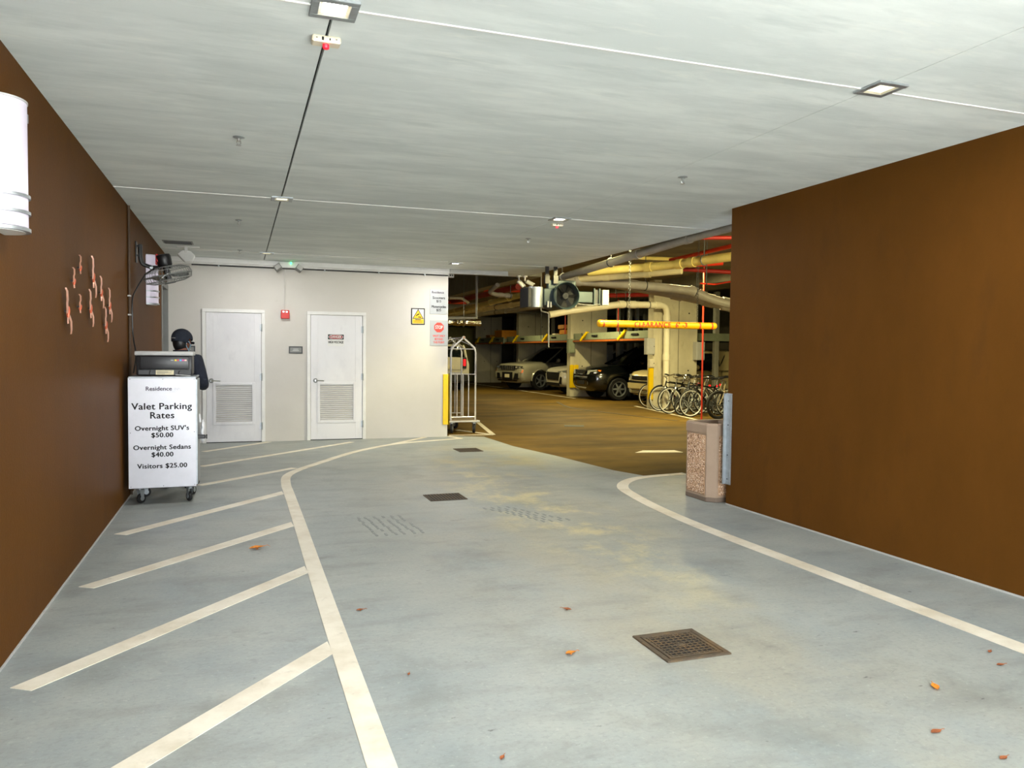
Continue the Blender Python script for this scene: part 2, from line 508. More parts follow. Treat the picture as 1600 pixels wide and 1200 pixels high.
# painted lines, parts of the floor
def stripe(pts, material=M['stripe'], z=.0025):
    MB().prism(pts, z + .02, Matrix.Translation((0, 0, -.02))).build('painted_stripe', material, floor, smooth=0)
def ribbon(pts, wd):
    P = [Vector(p) for p in pts]
    Lf, Rt = [], []
    for i, p in enumerate(P):
        t = (P[min(i + 1, len(P) - 1)] - P[max(i - 1, 0)]).normalized()
        nn = Vector((-t.y, t.x))
        Lf.append(tuple(p + nn * wd / 2)); Rt.append(tuple(p - nn * wd / 2))
    return Lf + Rt[::-1]
for yl, yr in ((2.40, 4.04), (3.87, 5.52), (5.42, 6.99), (6.90, 8.55)):       # slanted bars of the hatching
    stripe([(-.957, yl + .035), (-.862, yl - .025), (.436, yr - .17), (.424, yr)])
for (a, b_) in (((-.42, 9.18), (.66, 10.22)), ((-.46, 10.66), (1.75, 12.90)), ((-.50, 12.20), (.46, 13.24))):
    stripe(ribbon([a, b_], .10))
def smooth_path(pts, k=6):
    P = [Vector(p) for p in pts]; out = []
    for i in range(len(P) - 1):
        p0, p1, p2, p3 = P[max(i - 1, 0)], P[i], P[i + 1], P[min(i + 2, len(P) - 1)]
        for j in range(k):
            t = j / k
            out.append(.5 * ((2 * p1) + (p2 - p0) * t + (2 * p0 - 5 * p1 + 4 * p2 - p3) * t * t + (3 * p1 - p0 - 3 * p2 + p3) * t ** 3))
    out.append(P[-1])
    return out
stripe(ribbon(smooth_path([(.482, 1.6), (.482, 4.0), (.485, 5.5), (.49, 7.0), (.49, 8.5), (.49, 8.95), (.53, 9.55), (.68, 10.0), (.98, 10.55), (1.35, 11.2), (1.75, 11.8), (2.42, 12.48), (3.36, 12.88), (3.62, 12.95)]), .105), z=.003)
stripe(ribbon([(2.36, 12.46), (3.06, 13.30)], .10), z=.0035)
stripe(ribbon([(3.62, 12.95), (3.50, 13.40)], .10), z=.0035)
stripe(ribbon(smooth_path([(3.81, 1.4), (3.81, 2.85), (3.80, 4.2), (3.79, 5.7), (3.84, 6.6), (3.94, 7.3), (4.05, 7.75), (4.28, 8.1), (4.62, 8.33), (5.25, 8.44)]), .13), z=.003)
for q in ([(3.56, 13.52), (4.36, 13.42)], [(4.36, 13.42), (4.82, 15.9)], [(3.95, 14.4), (4.36, 13.42)],
          [(9.70, 14.25), (10.7, 19.8)], [(9.70, 14.25), (12.5, 14.0)], [(10.5, 23.6), (10.5, 41)]):
    stripe(ribbon(q, .09), z=.003)
stripe([(5.66, 10.45), (6.4, 10.30), (6.4, 10.55), (5.90, 10.65)], z=.003)
stripe(ribbon(smooth_path([(9.2, 22.0), (8.6, 19.5), (8.9, 17.2), (9.3, 15.2)]), .10), mat('tar_seam', (62, 52, 36), .6, var=.1), z=.003)
stripe([(6.25, 14.55), (6.62, 14.40), (6.78, 14.75), (6.40, 14.9)], mat('tar_patch', (40, 36, 28), .6, var=.1), z=.003)

tm = MB()
for (cx, cy, n_, sl) in ((1.05, 6.25, 6, -.10), (2.55, 6.35, 4, -.55)):
    for k in range(n_):
        for j in range(9):
            if random.random() < .88:
                x = cx + k * .075 + sl * j * .075 + random.uniform(-.01, .01); y = cy + j * .085
                tm.prism([(x, y), (x + .020, y + .01), (x + .018, y + .082), (x - .003, y + .078)], .002, Matrix.Translation((0, 0, .0005)))
o = tm.build('tyre_mark', mat('faint_tyre_dirt', (138, 143, 140), .7, var=.06), floor, smooth=0)
o['kind'] = 'stuff'

# ceiling: plaster panels with recessed dark joints lengthwise and proud white beads crosswise
core = struct(MB().box((XL - .3, YE, H + .03), (5.15, 14.05, 3.55)).build('ceiling', M['void'], smooth=0))
xs, ys = (XL - .1, .385, 3.24, 5.15), (YE, -1.0, 3.40, 7.775, 12.19, 14.05)
for i in range(3):
    for j in range(5):
        gx0, gx1 = (0 if i == 0 else .007), (0 if i == 2 else .007)
        if i == 1: gx1 = .0025
        if i == 2: gx0 = .0025
        MB().box((xs[i] + gx0, ys[j], H), (xs[i + 1] - gx1, ys[j + 1], H + .04)).build('panel', M['ceiling'], core, smooth=0)
for yy in ys[1:5]:
    for x0, x1 in ((XL, .29), (.485, 3.17), (3.36, 5.15)):
        MB().box((x0, yy - .007, H - .006), (x1, yy + .007, H + .01), .002).build('joint_bead', M['white'], core)

wl = struct(MB().box((XL - .25, YE, 0), (XL, 12.27, H + .05)).box((XL - .25, 12.27, 2.50), (XL, YB, H + .05)).build('wall_left', M['brown'], smooth=0))
wr = struct(MB().box((XR, YE, 0), (XR + .30, YW, H + .05)).build('wall_right', M['brown'], smooth=0))
wb = struct(MB().box((XL - .25, YB, 0), (3.472, YB + .20, H + .05)).build('wall_back', M['white_wall'], smooth=0))
MB().box((XL, YB - .10, 2.865), (3.472, YB, H + .01), .006).box((XL, YB - .06, 2.845), (3.47, YB, 2.87), .004).build('soffit_lip', M['white'], wb)
struct(MB().box((3.472, YB - .10, 2.865), (4.55, YB + .03, H + .01), .005).build('trim_1', M['ltgray'], smooth=0))
# caulk line along the foot of the right wall and the left wall
struct(MB().box((XR - .006, YE, 0), (XR, YW, .012)).build('baseboard_right', M['ltgray'], smooth=0))
struct(MB().box((XL, YE, 0), (XL + .006, 12.27, .012)).build('baseboard_left', M['ltgray'], smooth=0))

def louver_door(name, x0, x1, knob):
    """frame x0..x1 in the back wall"""
    ft = .055
    d = struct(MB().box((x0, YB - .028, 0), (x0 + ft, YB + .02, 2.15 - ft), .004).box((x1 - ft, YB - .028, 0), (x1, YB + .02, 2.15 - ft), .004)
               .box((x0, YB - .0285, 2.15 - ft), (x1, YB + .02, 2.15), .004).build(name, M['white']))
    a, b = x0 + ft + .005, x1 - ft - .005
    lx0, lx1, lz0, lz1 = (a + b) / 2 - .31, (a + b) / 2 + .31, .30, .965
    lf = MB().box((a, YB - .014, .012), (lx0, YB + .02, 2.09), .002).box((lx1, YB - .014, .012), (b, YB + .02, 2.09), .002)
    lf.box((lx0, YB - .014, .012), (lx1, YB + .02, lz0), .001).box((lx0, YB - .014, lz1), (lx1, YB + .02, 2.09), .001)
    leaf = lf.build('door_leaf', M['door'], d)
    MB().box((x0 + .05, YB - .004, .0), (x1 - .05, YB + .018, .014)).build('threshold_gap', M['void'], d, smooth=0)
    MB().box((lx0, YB + .002, lz0), (lx1, YB + .016, lz1)).build('louver_back', M['gray'], d, smooth=0)
    f = .035
    MB().box((lx0 - .01, YB - .024, lz0 - .01), (lx0 + f, YB + .01, lz1 + .01), .003).box((lx1 - f, YB - .024, lz0 - .01), (lx1 + .01, YB + .01, lz1 + .01), .003).box(
        (lx0 + f, YB - .0235, lz0 - .01), (lx1 - f, YB + .009, lz0 + f), .003).box((lx0 + f, YB - .0235, lz1 - f), (lx1 - f, YB + .009, lz1 + .01), .003).build('louver_frame', M['door'], d)
    n = 18
    for k in range(n):
        z = lz0 + f + (k + .5) * (lz1 - lz0 - 2 * f) / n
        mm = Matrix.Translation(((lx0 + lx1) / 2, YB - .004, z)) @ Matrix.Rotation(math.radians(-38), 4, 'X')
        MB().box((-(lx1 - lx0) / 2 + f, -.014, -.0025), ((lx1 - lx0) / 2 - f, .014, .0025), mtx=mm).build('louver_slat', M['door'], d, smooth=0)
    for z in (.26, 1.06, 1.86):
        MB().cyl((b + .012, YB - .03, z - .06), (b + .012, YB - .03, z + .06), .010, n=8).box((b - .02, YB - .018, z - .055), (b + .03, YB - .012, z + .055)).build('hinge', M['galv'], d)
    kx = a + .075
    MB().cyl((kx, YB - .016, 1.0), (kx, YB - .030, 1.0), .038, n=20).build('handle_rose', M['gray'], d)
    hd = MB().cyl((kx, YB - .03, 1.0), (kx, YB - .062, 1.0), .013, n=10)
    hd.tube([(kx, YB - .06, 1.0), (kx + .04, YB - .066, 1.0), (kx + .135, YB - .058, .995)], .011, bend=.02).build('door_handle', M['chrome'], d)
    return d
louver_door('door_1', -.553, .400, -1)
door2 = louver_door('door_2', 1.065, 2.035, -1)

# door in the left wall, beyond the second sconce
d3 = struct(MB().box((XL - .20, 12.27, 0), (XL + .012, 12.36, 2.50), .004).box((XL - .20, 13.22, 0), (XL + .012, YB, 2.50), .004).box((XL - .2, 12.36, 2.42), (XL + .0115, 13.22, 2.50), .004).build('door_3', M['gray']))
MB().box((XL - .16, 12.36, .01), (XL - .09, 13.22, 2.42)).build('door_leaf', mat('dark_brown_door_paint', (52, 36, 28), .5, var=.1), d3, smooth=0)
for z in (.35, 1.53, 2.17):
    MB().box((XL - .092, 12.365, z - .06), (XL - .075, 12.43, z + .06), .002).cyl((XL - .078, 12.372, z - .06), (XL - .078, 12.372, z + .06), .012, n=8).build('hinge', M['galv'], d3)

# ---------------- garage shell
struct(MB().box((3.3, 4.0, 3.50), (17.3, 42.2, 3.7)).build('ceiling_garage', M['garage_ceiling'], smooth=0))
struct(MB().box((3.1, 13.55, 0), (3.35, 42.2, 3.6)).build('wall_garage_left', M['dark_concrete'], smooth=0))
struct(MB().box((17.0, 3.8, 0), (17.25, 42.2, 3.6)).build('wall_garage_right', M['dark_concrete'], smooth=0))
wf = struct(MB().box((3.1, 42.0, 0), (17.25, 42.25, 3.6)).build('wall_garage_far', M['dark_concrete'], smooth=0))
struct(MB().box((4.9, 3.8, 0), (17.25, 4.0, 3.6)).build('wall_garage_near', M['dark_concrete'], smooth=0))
for k, (y, x0, x1) in enumerate(((18.6, 10.62, 11.95), (24.5, 10.76, 12.1), (31.6, 11.42, 12.75), (36.6, 11.0, 12.3))):
    c = struct(MB().box((x0, y, 0), (x1, y + .40, 3.52), .012).box((x0 - .05, y - .02, 0), (x0 + .10, y + .06, 3.5), .01).build('concrete_column', M['concrete'], smooth=0))
    MB().box((x0 + .72, y - .004, 0), (x0 + .735, y + .01, 3.5)).build('form_joint', M['dark_concrete'], c, smooth=0)
    for sx in (.40, 1.05):
        for z in (1.05, 2.62): MB().cyl((x0 + sx, y - .003, z), (x0 + sx, y + .01, z), .022, n=8).build('tie_hole', M['void'], c, smooth=0)
# downturned beams
for (x0, x1, y0, y1, z0) in ((5.45, 5.75, 14.6, 42, 3.02), (10.8, 12.0, 4.0, 42, 3.22), (5.2, 17.0, 30.5, 31.0, 3.15)):
    struct(MB().box((x0, y0, z0), (x1, y1, 3.52), .01).build('ceiling_beam', M['beam_gray'] if x0 < 5.5 else M['dark_concrete'], smooth=0))

# ================================================================ FLOOR IRON
def square_grate(cx, cy, s, label, n=10):
    t = thing('floor_drain', label, 'drain grate', (cx, cy, 0))
    h = s / 2
    f = .028
    MB().box((cx - h, cy - h, -.02), (cx + h, cy - h + f, .008), .003).box((cx - h, cy + h - f, -.02), (cx + h, cy + h, .008), .003).box(
        (cx - h, cy - h + f, -.02), (cx - h + f, cy + h - f, .0078), .002).box((cx + h - f, cy - h + f, -.02), (cx + h, cy + h - f, .0078), .002).build('frame', M['rust'], t)
    MB().box((cx - h + .01, cy - h + .01, -.012), (cx + h - .01, cy + h - .01, .0032)).build('pit', M['void'], t, smooth=0)
    i0, i1 = -h + f + .006, h - f - .006
    g = MB()
    g.box((cx + i0, cy + i0, 0), (cx + i1, cy + i0 + .016, .0075)).box((cx + i0, cy + i1 - .016, 0), (cx + i1, cy + i1, .0075))
    g.box((cx + i0, cy + i0 + .016, 0), (cx + i0 + .016, cy + i1 - .016, .0074)).box((cx + i1 - .016, cy + i0 + .016, 0), (cx + i1, cy + i1 - .016, .0074))
    g.box((cx - .022, cy - .016, 0), (cx + .022, cy + .016, .008), .002)
    g.build('grate_rim', M['rust'], t)
    for k in range(1, n):
        p = i0 + (i1 - i0) * k / n
        MB().box((cx + p - .0036, cy + i0, 0), (cx + p + .0036, cy + i1, .0068)).build('bar', M['rust'], t, smooth=0)
        MB().box((cx + i0, cy + p - .0036, 0), (cx + i1, cy + p + .0036, .0064)).build('bar', M['rust'], t, smooth=0)
    return t
square_grate(2.142, 3.435, .365, 'nearest rusty square floor drain with a waffle grate and wide frame')
def slot_grate(cx, cy, sx, sy, n, label):
    t = thing('floor_drain', label, 'drain grate', (cx, cy, 0))
    MB().box((cx - sx / 2, cy - sy / 2, -.02), (cx + sx / 2, cy + sy / 2, .0032)).build('pit', M['void'], t, smooth=0)
    MB().box((cx - sx / 2, cy - sy / 2, -.02), (cx + sx / 2, cy - sy / 2 + .015, .007)).box((cx - sx / 2, cy + sy / 2 - .015, -.02), (cx + sx / 2, cy + sy / 2, .007)).box(
        (cx - sx / 2, cy - sy / 2 + .015, -.02), (cx - sx / 2 + .015, cy + sy / 2 - .015, .0068)).box((cx + sx / 2 - .015, cy - sy / 2 + .015, -.02), (cx + sx / 2, cy + sy / 2 - .015, .0068)).build('frame', M['rust'], t, smooth=0)
    for k in range(1, n):
        x = cx - sx / 2 + sx * k / n
        MB().box((x - .0065, cy - sy / 2 + .01, -.01), (x + .0065, cy + sy / 2 - .01, .0065)).build('bar', M['rust'], t, smooth=0)
slot_grate(2.0, 7.74, .385, .345, 12, 'rusty slotted floor drain in the middle of the driveway')
slot_grate(3.30, 11.39, .37, .40, 9, 'farthest floor drain grate, near the white wall corner')

def leaf(x, y, s, rz, label, brown=False, curl=.5):
    s *= 1.2
    t = MB()
    pts = [(-1, 0), (-.55, .34), (0, .48), (.45, .30), (1, 0), (.45, -.30), (0, -.45), (-.5, -.32)]
    def zz(u, v): return s * (.10 + curl * abs(v) * .9 + .25 * curl * u * u)
    c, si = math.cos(rz), math.sin(rz)
    def P(u, v, dz=0): return (x + s * (u * c - v * si), y + s * (u * si + v * c), zz(u, v) + dz)
    for dz in (0, .0012):
        top = [t.bm.verts.new(P(u, v, dz)) for u, v in pts]
        mid = t.bm.verts.new(P(0, 0, dz))
        for k in range(8): t.bm.faces.new((top[k], top[(k + 1) % 8], mid))
    t.tube([P(.9, 0), P(1.2, .05), (x + s * 1.55 * c, y + s * 1.55 * si, .004)], .0013, 5)
    t.sph((x, y, .002), (s * .16, s * .16, .004), 6, 4)
    tag(t.build('fallen_leaf', M['leaf_brown' if brown else 'leaf'], smooth=60), label, 'leaf')
leaf(.124, 6.11, .055, .4, 'curled orange leaf lying between the white hatching bars')
leaf(.656, 4.474, .022, .2, 'small tan leaf just right of the long white line', True)
leaf(1.803, 4.122, .026, 2.2, 'brown leaf beyond the folded orange leaf in the lane', True)
leaf(1.556, 3.503, .030, .3, 'folded orange leaf in mid lane, left of the waffle drain')
leaf(.739, 3.508, .012, 1.2, 'tiny rusty leaf fragment nearest the long white line', True)
leaf(2.971, 2.63, .032, 1.0, 'largest curled orange leaf, right of the waffle drain')
leaf(2.625, 2.312, .026, .1, 'flat brown leaf below the largest orange leaf', True, .2)
leaf(3.602, 2.87, .018, .5, 'small brown leaf close beside the right white line', True)
leaf(3.50, 2.73, .022, 0, 'rusty leaf in front of the small brown one, by the right line', True, .2)
leaf(2.695, 2.077, .020, .2, 'brown leaf at the bottom right edge of the picture', True, .2)
leaf(.913, 2.665, .016, .9, 'brown leaf fragment at the bottom of the lane, near the white line', True)

# ================================================================ CEILING FITTINGS
def downlight(x, y, label, lens):
    t = thing('downlight', label, 'ceiling light', (x, y, H), group='square recessed downlights in the driveway ceiling')
    a, b = .098, .063
    f = MB()
    for (u0, v0, u1, v1) in ((-a, -a, a, -b), (-a, b, a, a), (-a, -b, -b, b), (b, -b, a, b)):
        f.box((x + u0, y + v0, H - .013), (x + u1, y + v1, H + .0), .002)
    f.build('trim_frame', M['galv'], t)
    MB().loft([[(x + sx * r, y + sy * r, z) for sx, sy in ((-1, -1), (1, -1), (1, 1), (-1, 1))] for r, z in ((b, H - .012), (b - .022, H - .001))], cap=False).build('reflector', M['cream'], t, smooth=0)
    MB().box((x - b + .012, y - b + .012, H - .006), (x + b - .012, y + b - .012, H - .001), .002).build('lens', lens, t)
    if True:
        d = bpy.data.lights.new('downlight_glow', 'AREA'); d.shape = 'SQUARE'; d.size = .07; d.energy = 12 if lens is M['downlight'] else 8; d.color = (1, .97, .93)
        o = bpy.data.objects.new('downlight_glow', d); o.parent = t; o.location = (0, 0, -.016); COL.objects.link(o)
downlight(.385, 3.40, 'brightly lit square downlight at the top edge of the picture', M['downlight'])
downlight(3.265, 3.355, 'dim square downlight above the right brown wall', M['downlight_dim'])
downlight(.392, 7.78, 'dim square downlight second along the dark ceiling joint', M['downlight_dim'])
downlight(3.265, 7.80, 'lit square downlight in the middle of the right ceiling joint', M['downlight'])
downlight(.398, 12.19, 'farthest dim square downlight along the dark joint, above the doors', M['downlight_dim'])
downlight(3.34, 12.33, 'lit square downlight nearest the white wall corner', M['downlight'])

def button_box(x, y, label):
    t = thing('emergency_button_box', label, 'button box', (x, y, H))
    MB().box((x - .065, y - .035, H - .030), (x + .065, y + .035, H), .006).build('housing', M['cream'], t)
    MB().cyl((x, y, H - .03), (x, y, H - .046), .015, n=16).sph((x, y, H - .046), (.015, .015, .006)).build('button', M['led_red'], t)
    for x0, x1, z0, z1 in ((-.022, -.012, -.024, -.008), (.012, .018, -.022, -.012), (-.048, -.040, -.016, -.013), (.040, .048, -.016, -.013)):
        MB().box((x + x0, y - .0365, H + z0), (x + x1, y - .034, H + z1)).build('marking', M['ink'], t, smooth=0)
button_box(.385, 3.74, 'beige box with red button on the dark joint at the top of the picture')
button_box(3.36, 8.10, 'beige box with red button beyond the middle lit downlight')

def sprinkler(x, y, label):
    t = thing('fire_sprinkler', label, 'sprinkler', (x, y, H), group='sprinkler heads under the driveway ceiling')
    MB().lathe([(0, .0), (.036, .0), (.040, -.004), (.022, -.010), (.016, -.012), (0, -.012)], 20, Matrix.Translation((x, y, H))).build('escutcheon', M['galv'], t)
    MB().cyl((x, y, H - .01), (x, y, H - .028), .010, n=10).tube([(x - .010, y, H - .026), (x - .014, y, H - .042), (x, y, H - .056)], .003, 5).tube(
        [(x + .010, y, H - .026), (x + .014, y, H - .042), (x, y, H - .056)], .003, 5).build('body', M['steel'], t)
    MB().cyl((x, y, H - .055), (x, y, H - .058), .018, n=14).build('deflector', M['steel'], t)
sprinkler(.004, 5.66, 'sprinkler head left of the dark joint, nearest on the left')
sprinkler(.003, 9.24, 'sprinkler head on the left, beyond the second dim downlight')
sprinkler(3.416, 5.58, 'sprinkler head nearest the right brown wall')
sprinkler(3.46, 9.28, 'sprinkler head beyond the middle lit downlight on the right')
sprinkler(.02, 12.0, 'farthest sprinkler head, above the left louvred door')

t = thing('ceiling_vent', 'dark flush ceiling grille by the left brown wall', 'vent', (-.77, 11.47, H))
MB().box((-.96, 11.32, H - .008), (-.58, 11.62, H), .003).build('frame', M['gray'], t)
for k in range(9):
    y = 11.345 + k * .031
    MB().box((-.94, y, H - .012), (-.60, y + .018, H - .007)).build('slat', M['darkgray'], t, smooth=0)

t = thing('floodlight', 'white flared fixture hanging from a ceiling bracket above the wall fan', 'light fixture', (-.70, 11.9, H))
MB().box((-.82, 11.87, H - .014), (-.52, 11.93, H), .003).build('mounting_strip', M['white'], t)
MB().box((-.715, 11.87, H - .12), (-.675, 11.91, H), .004).build('stem', M['white'], t)
MB().prism([(-.055, .0), (.055, .0), (.12, -.07), (.085, -.16), (-.01, -.18), (-.115, -.06)], .05, Matrix.Translation((-.695, 11.93, H - .075)) @ Matrix.Rotation(PI / 2 - .35, 4, 'X'), .008).build('shade', M['white'], t)

t = thing('emergency_light', 'two headed emergency light with green lamp over the white wall', 'emergency light', (.76, 13.2, 2.86))
MB().prism([(-.155, .055), (.155, .055), (.115, -.035), (-.115, -.035)], .09, Matrix.Translation((.765, 13.22, 2.868)) @ Matrix.Rotation(PI / 2, 4, 'X'), .004).build('housing', M['white'], t)
for sx in (-1, 1):
    mm = Matrix.Translation((.765 + sx * .165, 13.17, 2.83)) @ Matrix.Rotation(sx * .62, 4, 'Y') @ Matrix.Rotation(-.25, 4, 'X')
    hd = MB().box((-.055, -.05, -.045), (.055, .05, .045), .01, mtx=mm).build('lamp_head', M['gray'], t)
    MB().box((-.045, -.056, -.036), (.045, -.048, .036), .003, mtx=mm).build('lens', M['ltgray'], hd)
MB().sph((.80, 13.125, 2.905), (.012, .01, .02), 10, 6).build('indicator', M['led_green'], t)

t = thing('conduit', 'thin dark conduit running along the top of the white wall', 'conduit', (-.5, 13.27, 2.83))
MB().tube([(-.70, YB - .02, 2.835), (3.46, YB - .02, 2.835)], .011, 8).build('pipe', M['darkgray'], t)
for x in (-.30, 1.35, 2.25, 3.05): MB().box((x - .012, YB - .036, 2.815), (x + .012, YB, 2.85), .003).build('clip', M['galv'], t)

t = thing('fire_alarm', 'red fire alarm strobe on a thin white drop conduit', 'fire alarm', (.715, YB, 2.08))
MB().box((.648, YB - .055, 2.015), (.785, YB, 2.115), .008).build('housing', M['red'], t)
MB().box((.652, YB - .058, 2.10), (.782, YB - .002, 2.155), .006).build('strobe_cover', M['red'], t)
MB().box((.672, YB - .064, 2.112), (.708, YB - .05, 2.142), .005).box((.724, YB - .064, 2.112), (.760, YB - .05, 2.142), .005).build('strobe_lens', M['headlight'], t)
MB().tube([(.716, YB - .012, 2.15), (.716, YB - .012, 2.84)], .009, 8).build('conduit', M['white_wall'], t)

# ================================================================ SIGNS ON THE WHITE WALL
def plate(name, label, x0, x1, z0, z1, material, y=YB, th=.008, cat='sign', bev=.002):
    t = thing(name, label, cat, ((x0 + x1) / 2, y, (z0 + z1) / 2))
    MB().box((x0, y - th, z0), (x1, y, z1), bev).build('plate', material, t, smooth=0)
    return t
t = plate('price_sign', 'grey sign with scooter and motorcycle prices at the wall corner', 3.145, 3.462, 2.155, 2.585, M['sign_gray'])
yy = YB - .0085
text('Residence', .058, M['plum'], t, (3.175, yy, 2.535), FACE, bold=.0012, align='LEFT', sx=.92)
text('Scooters', .062, M['ink'], t, (3.303, yy, 2.44), FACE, bold=.0018)
text('$15', .058, M['ink'], t, (3.303, yy, 2.38), FACE, bold=.0015)
text('Motorcycles', .060, M['ink'], t, (3.303, yy, 2.285), FACE, bold=.0018, sx=.86)
text('$25', .058, M['ink'], t, (3.303, yy, 2.225), FACE, bold=.0015)
t = plate('stop_sign', 'grey sign with red octagon reading STOP, below the price sign', 3.150, 3.466, 1.605, 2.05, M['sign_gray'])
oc = [(.092 * math.cos(PI / 8 + k * PI / 4), .092 * math.sin(PI / 8 + k * PI / 4)) for k in range(8)]
MB().prism(oc, .003, Matrix.Translation((3.308, yy + .001, 1.925)) @ Matrix.Rotation(PI / 2, 4, 'X')).build('octagon', M['sign_red'], t, smooth=0)
text('STOP', .085, M['white'], t, (3.308, yy - .003, 1.925), FACE, bold=.002, sx=.66)
for s_, z in (('VALET ONLY', 1.775), ('BEYOND', 1.718), ('THIS POINT', 1.662)):
    text(s_, .052, M['sign_red'], t, (3.308, yy, z), FACE, bold=.0012, sx=.72)
t = plate('caution_sign', 'black framed yellow triangle ramp warning sign on white wall', 2.815, 3.055, 1.965, 2.25, M['ink'])
MB().box((2.832, yy - .001, 1.982), (3.038, yy + .002, 2.233)).build('face', M['white'], t, smooth=0)
MB().prism([(-.10, -.085), (.10, -.085), (0, .085)], .002, Matrix.Translation((2.935, yy - .001, 2.152)) @ Matrix.Rotation(PI / 2, 4, 'X')).build('triangle_border', M['ink'], t, smooth=0)
MB().prism([(-.082, -.074), (.082, -.074), (0, .064)], .003, Matrix.Translation((2.935, yy - .0012, 2.152)) @ Matrix.Rotation(PI / 2, 4, 'X')).build('triangle', M['sign_yellow'], t, smooth=0)
MB().prism([(-.042, -.035), (-.036, -.014), (.012, .018), (.020, .0)], .002, Matrix.Translation((2.935, yy - .0045, 2.143)) @ Matrix.Rotation(PI / 2, 4, 'X')).box(
    (2.94, yy - .0065, 2.090), (2.958, yy - .004, 2.108)).box((2.962, yy - .0065, 2.088), (2.985, yy - .004, 2.103)).build('pictogram', M['ink'], t, smooth=0)
MB().box((2.836, yy - .002, 1.986), (3.034, yy - .0005, 2.062)).build('caption_panel', M['sign_yellow'], t, smooth=0)
MB().box((2.885, yy - .003, 2.043), (2.985, yy - .001, 2.056)).box((2.86, yy - .003, 2.024), (3.01, yy - .001, 2.028)).box((2.87, yy - .003, 2.012), (3.0, yy - .001, 2.015)).box((2.86, yy - .003, 1.998), (3.01, yy - .001, 2.001)).build('caption_lines', M['ink'], t, smooth=0)
for x0, x1, z0, z1, lb in ((.775, .995, 1.445, 1.565, 'grey room plate between the two louvred doors'), (-.79, -.655, 1.45, 1.555, 'grey room plate left of the left louvred door, by the man')):
    t = plate('room_plate', lb, x0, x1, z0, z1, M['darkgray'], th=.012, cat='sign')
    MB().box((x0 + .02, YB - .014, z0 + .02), (x1 - .02, YB - .010, z1 - .02)).build('panel', M['gray'], t, smooth=0)
    MB().box((x0 + .07, YB - .0155, z0 + .068), (x1 - .07, YB - .013, z0 + .078)).box((x0 + .06, YB - .0155, z0 + .045), (x1 - .06, YB - .013, z0 + .055)).build('raised_text', M['ltgray'], t, smooth=0)
yd = YB - .0145
t = plate('danger_sign', 'danger high voltage sign on the right louvred door', 1.400, 1.668, 1.575, 1.775, M['white'], y=YB - .014, th=.004, bev=0)
MB().box((1.404, yd - .0045, 1.687), (1.664, yd - .003, 1.771)).build('header', M['ink'], t, smooth=0)
el = [(.112 * math.copysign(abs(math.cos(a)) ** .6, math.cos(a)), .033 * math.copysign(abs(math.sin(a)) ** .8, math.sin(a))) for a in (2 * PI * k / 28 for k in range(28))]
MB().prism([(p[0] * 1.06, p[1] * 1.12) for p in el], .001, Matrix.Translation((1.534, yd - .0045, 1.729)) @ Matrix.Rotation(PI / 2, 4, 'X')).build('oval_border', M['white'], t, smooth=0)
MB().prism(el, .002, Matrix.Translation((1.534, yd - .0047, 1.729)) @ Matrix.Rotation(PI / 2, 4, 'X')).build('oval', mat('dark_sign_red', (150, 26, 34), .5, var=.04), t, smooth=0)
text('DANGER', .058, M['white'], t, (1.534, yd - .0072, 1.729), FACE, bold=.0012, sx=.78)
text('HIGH VOLTAGE', .056, M['ink'], t, (1.534, yd - .0045, 1.64), FACE, bold=.0014, sx=.62)

t = thing('corner_guard', 'yellow rubber guard on the corner of the white wall', 'corner guard', (3.45, YB, .66))
MB().box((3.385, YB - .03, .215), (3.505, YB, 1.105), .006).box((3.473, YB - .03, .215), (3.505, YB + .11, 1.105), .006).build('guard', M['yellow'], t)
for z in (.30, .66, 1.02): MB().cyl((3.42, YB - .034, z), (3.42, YB - .029, z), .006, n=8).build('screw', M['gray'], t)
t = thing('wall_end_guard', 'steel corner guard on the end of the right brown wall', 'corner guard', (XR, YW, .66))
MB().box((XR - .012, YW - .075, .205), (XR, YW + .012, 1.115), .002).box((XR - .045, YW, .205), (XR + .05, YW + .012, 1.115), .002).build('angle', M['galv'], t, smooth=0)
for z in (.26, .50, .80, 1.04): MB().cyl((XR - .016, YW - .03, z), (XR - .010, YW - .03, z), .007, n=8).build('screw', M['darkgray'], t)

# ================================================================ LEFT WALL
def sconce(yc, label):
    z0, z1, R = 2.035, 2.63, .125
    t = thing('wall_sconce', label, 'wall lamp', (XL, yc, (z0 + z1) / 2))
    def half(r, za, zb, seg=20):
        return [(XL + .004 + r * math.cos(a), yc + r * 1.04 * math.sin(a)) for a in (-PI / 2 + PI * k / seg for k in range(seg + 1))]
    MB().box((XL, yc - .125, z0 + .01), (XL + .02, yc + .125, z1 - .01), .003).build('back_plate', M['ltgray'], t)
    MB().prism(half(R, 0, 0), z1 - z0 - .02, Matrix.Translation((0, 0, z0 + .02))).build('diffuser', M['lamp_white'], t)
    MB().prism(half(R + .004, 0, 0), .008, Matrix.Translation((0, 0, z1 - .004))).build('top_cap', M['ltgray'], t)
    for z in (z0 + .155, z0 + .08):
        MB().prism(half(R + .010, 0, 0), .014, Matrix.Translation((0, 0, z))).build('band', M['galv'], t)
    MB().prism(half(R + .010, 0, 0), .016, Matrix.Translation((0, 0, z0))).build('bottom_ring', M['galv'], t)
    MB().prism(half(R - .012, 0, 0), .006, Matrix.Translation((0, 0, z0 - .003))).build('bottom_lens', M['white'], t)
    MB().box((XL + .095, yc + .085, z1 - .07), (XL + .115, yc + .10, z1 - .03)).build('clip', M['galv'], t)
sconce(4.185, 'half round white wall lamp with three bands, nearest, at the left edge')
sconce(10.42, 'half round white wall lamp partly behind the wall fan')

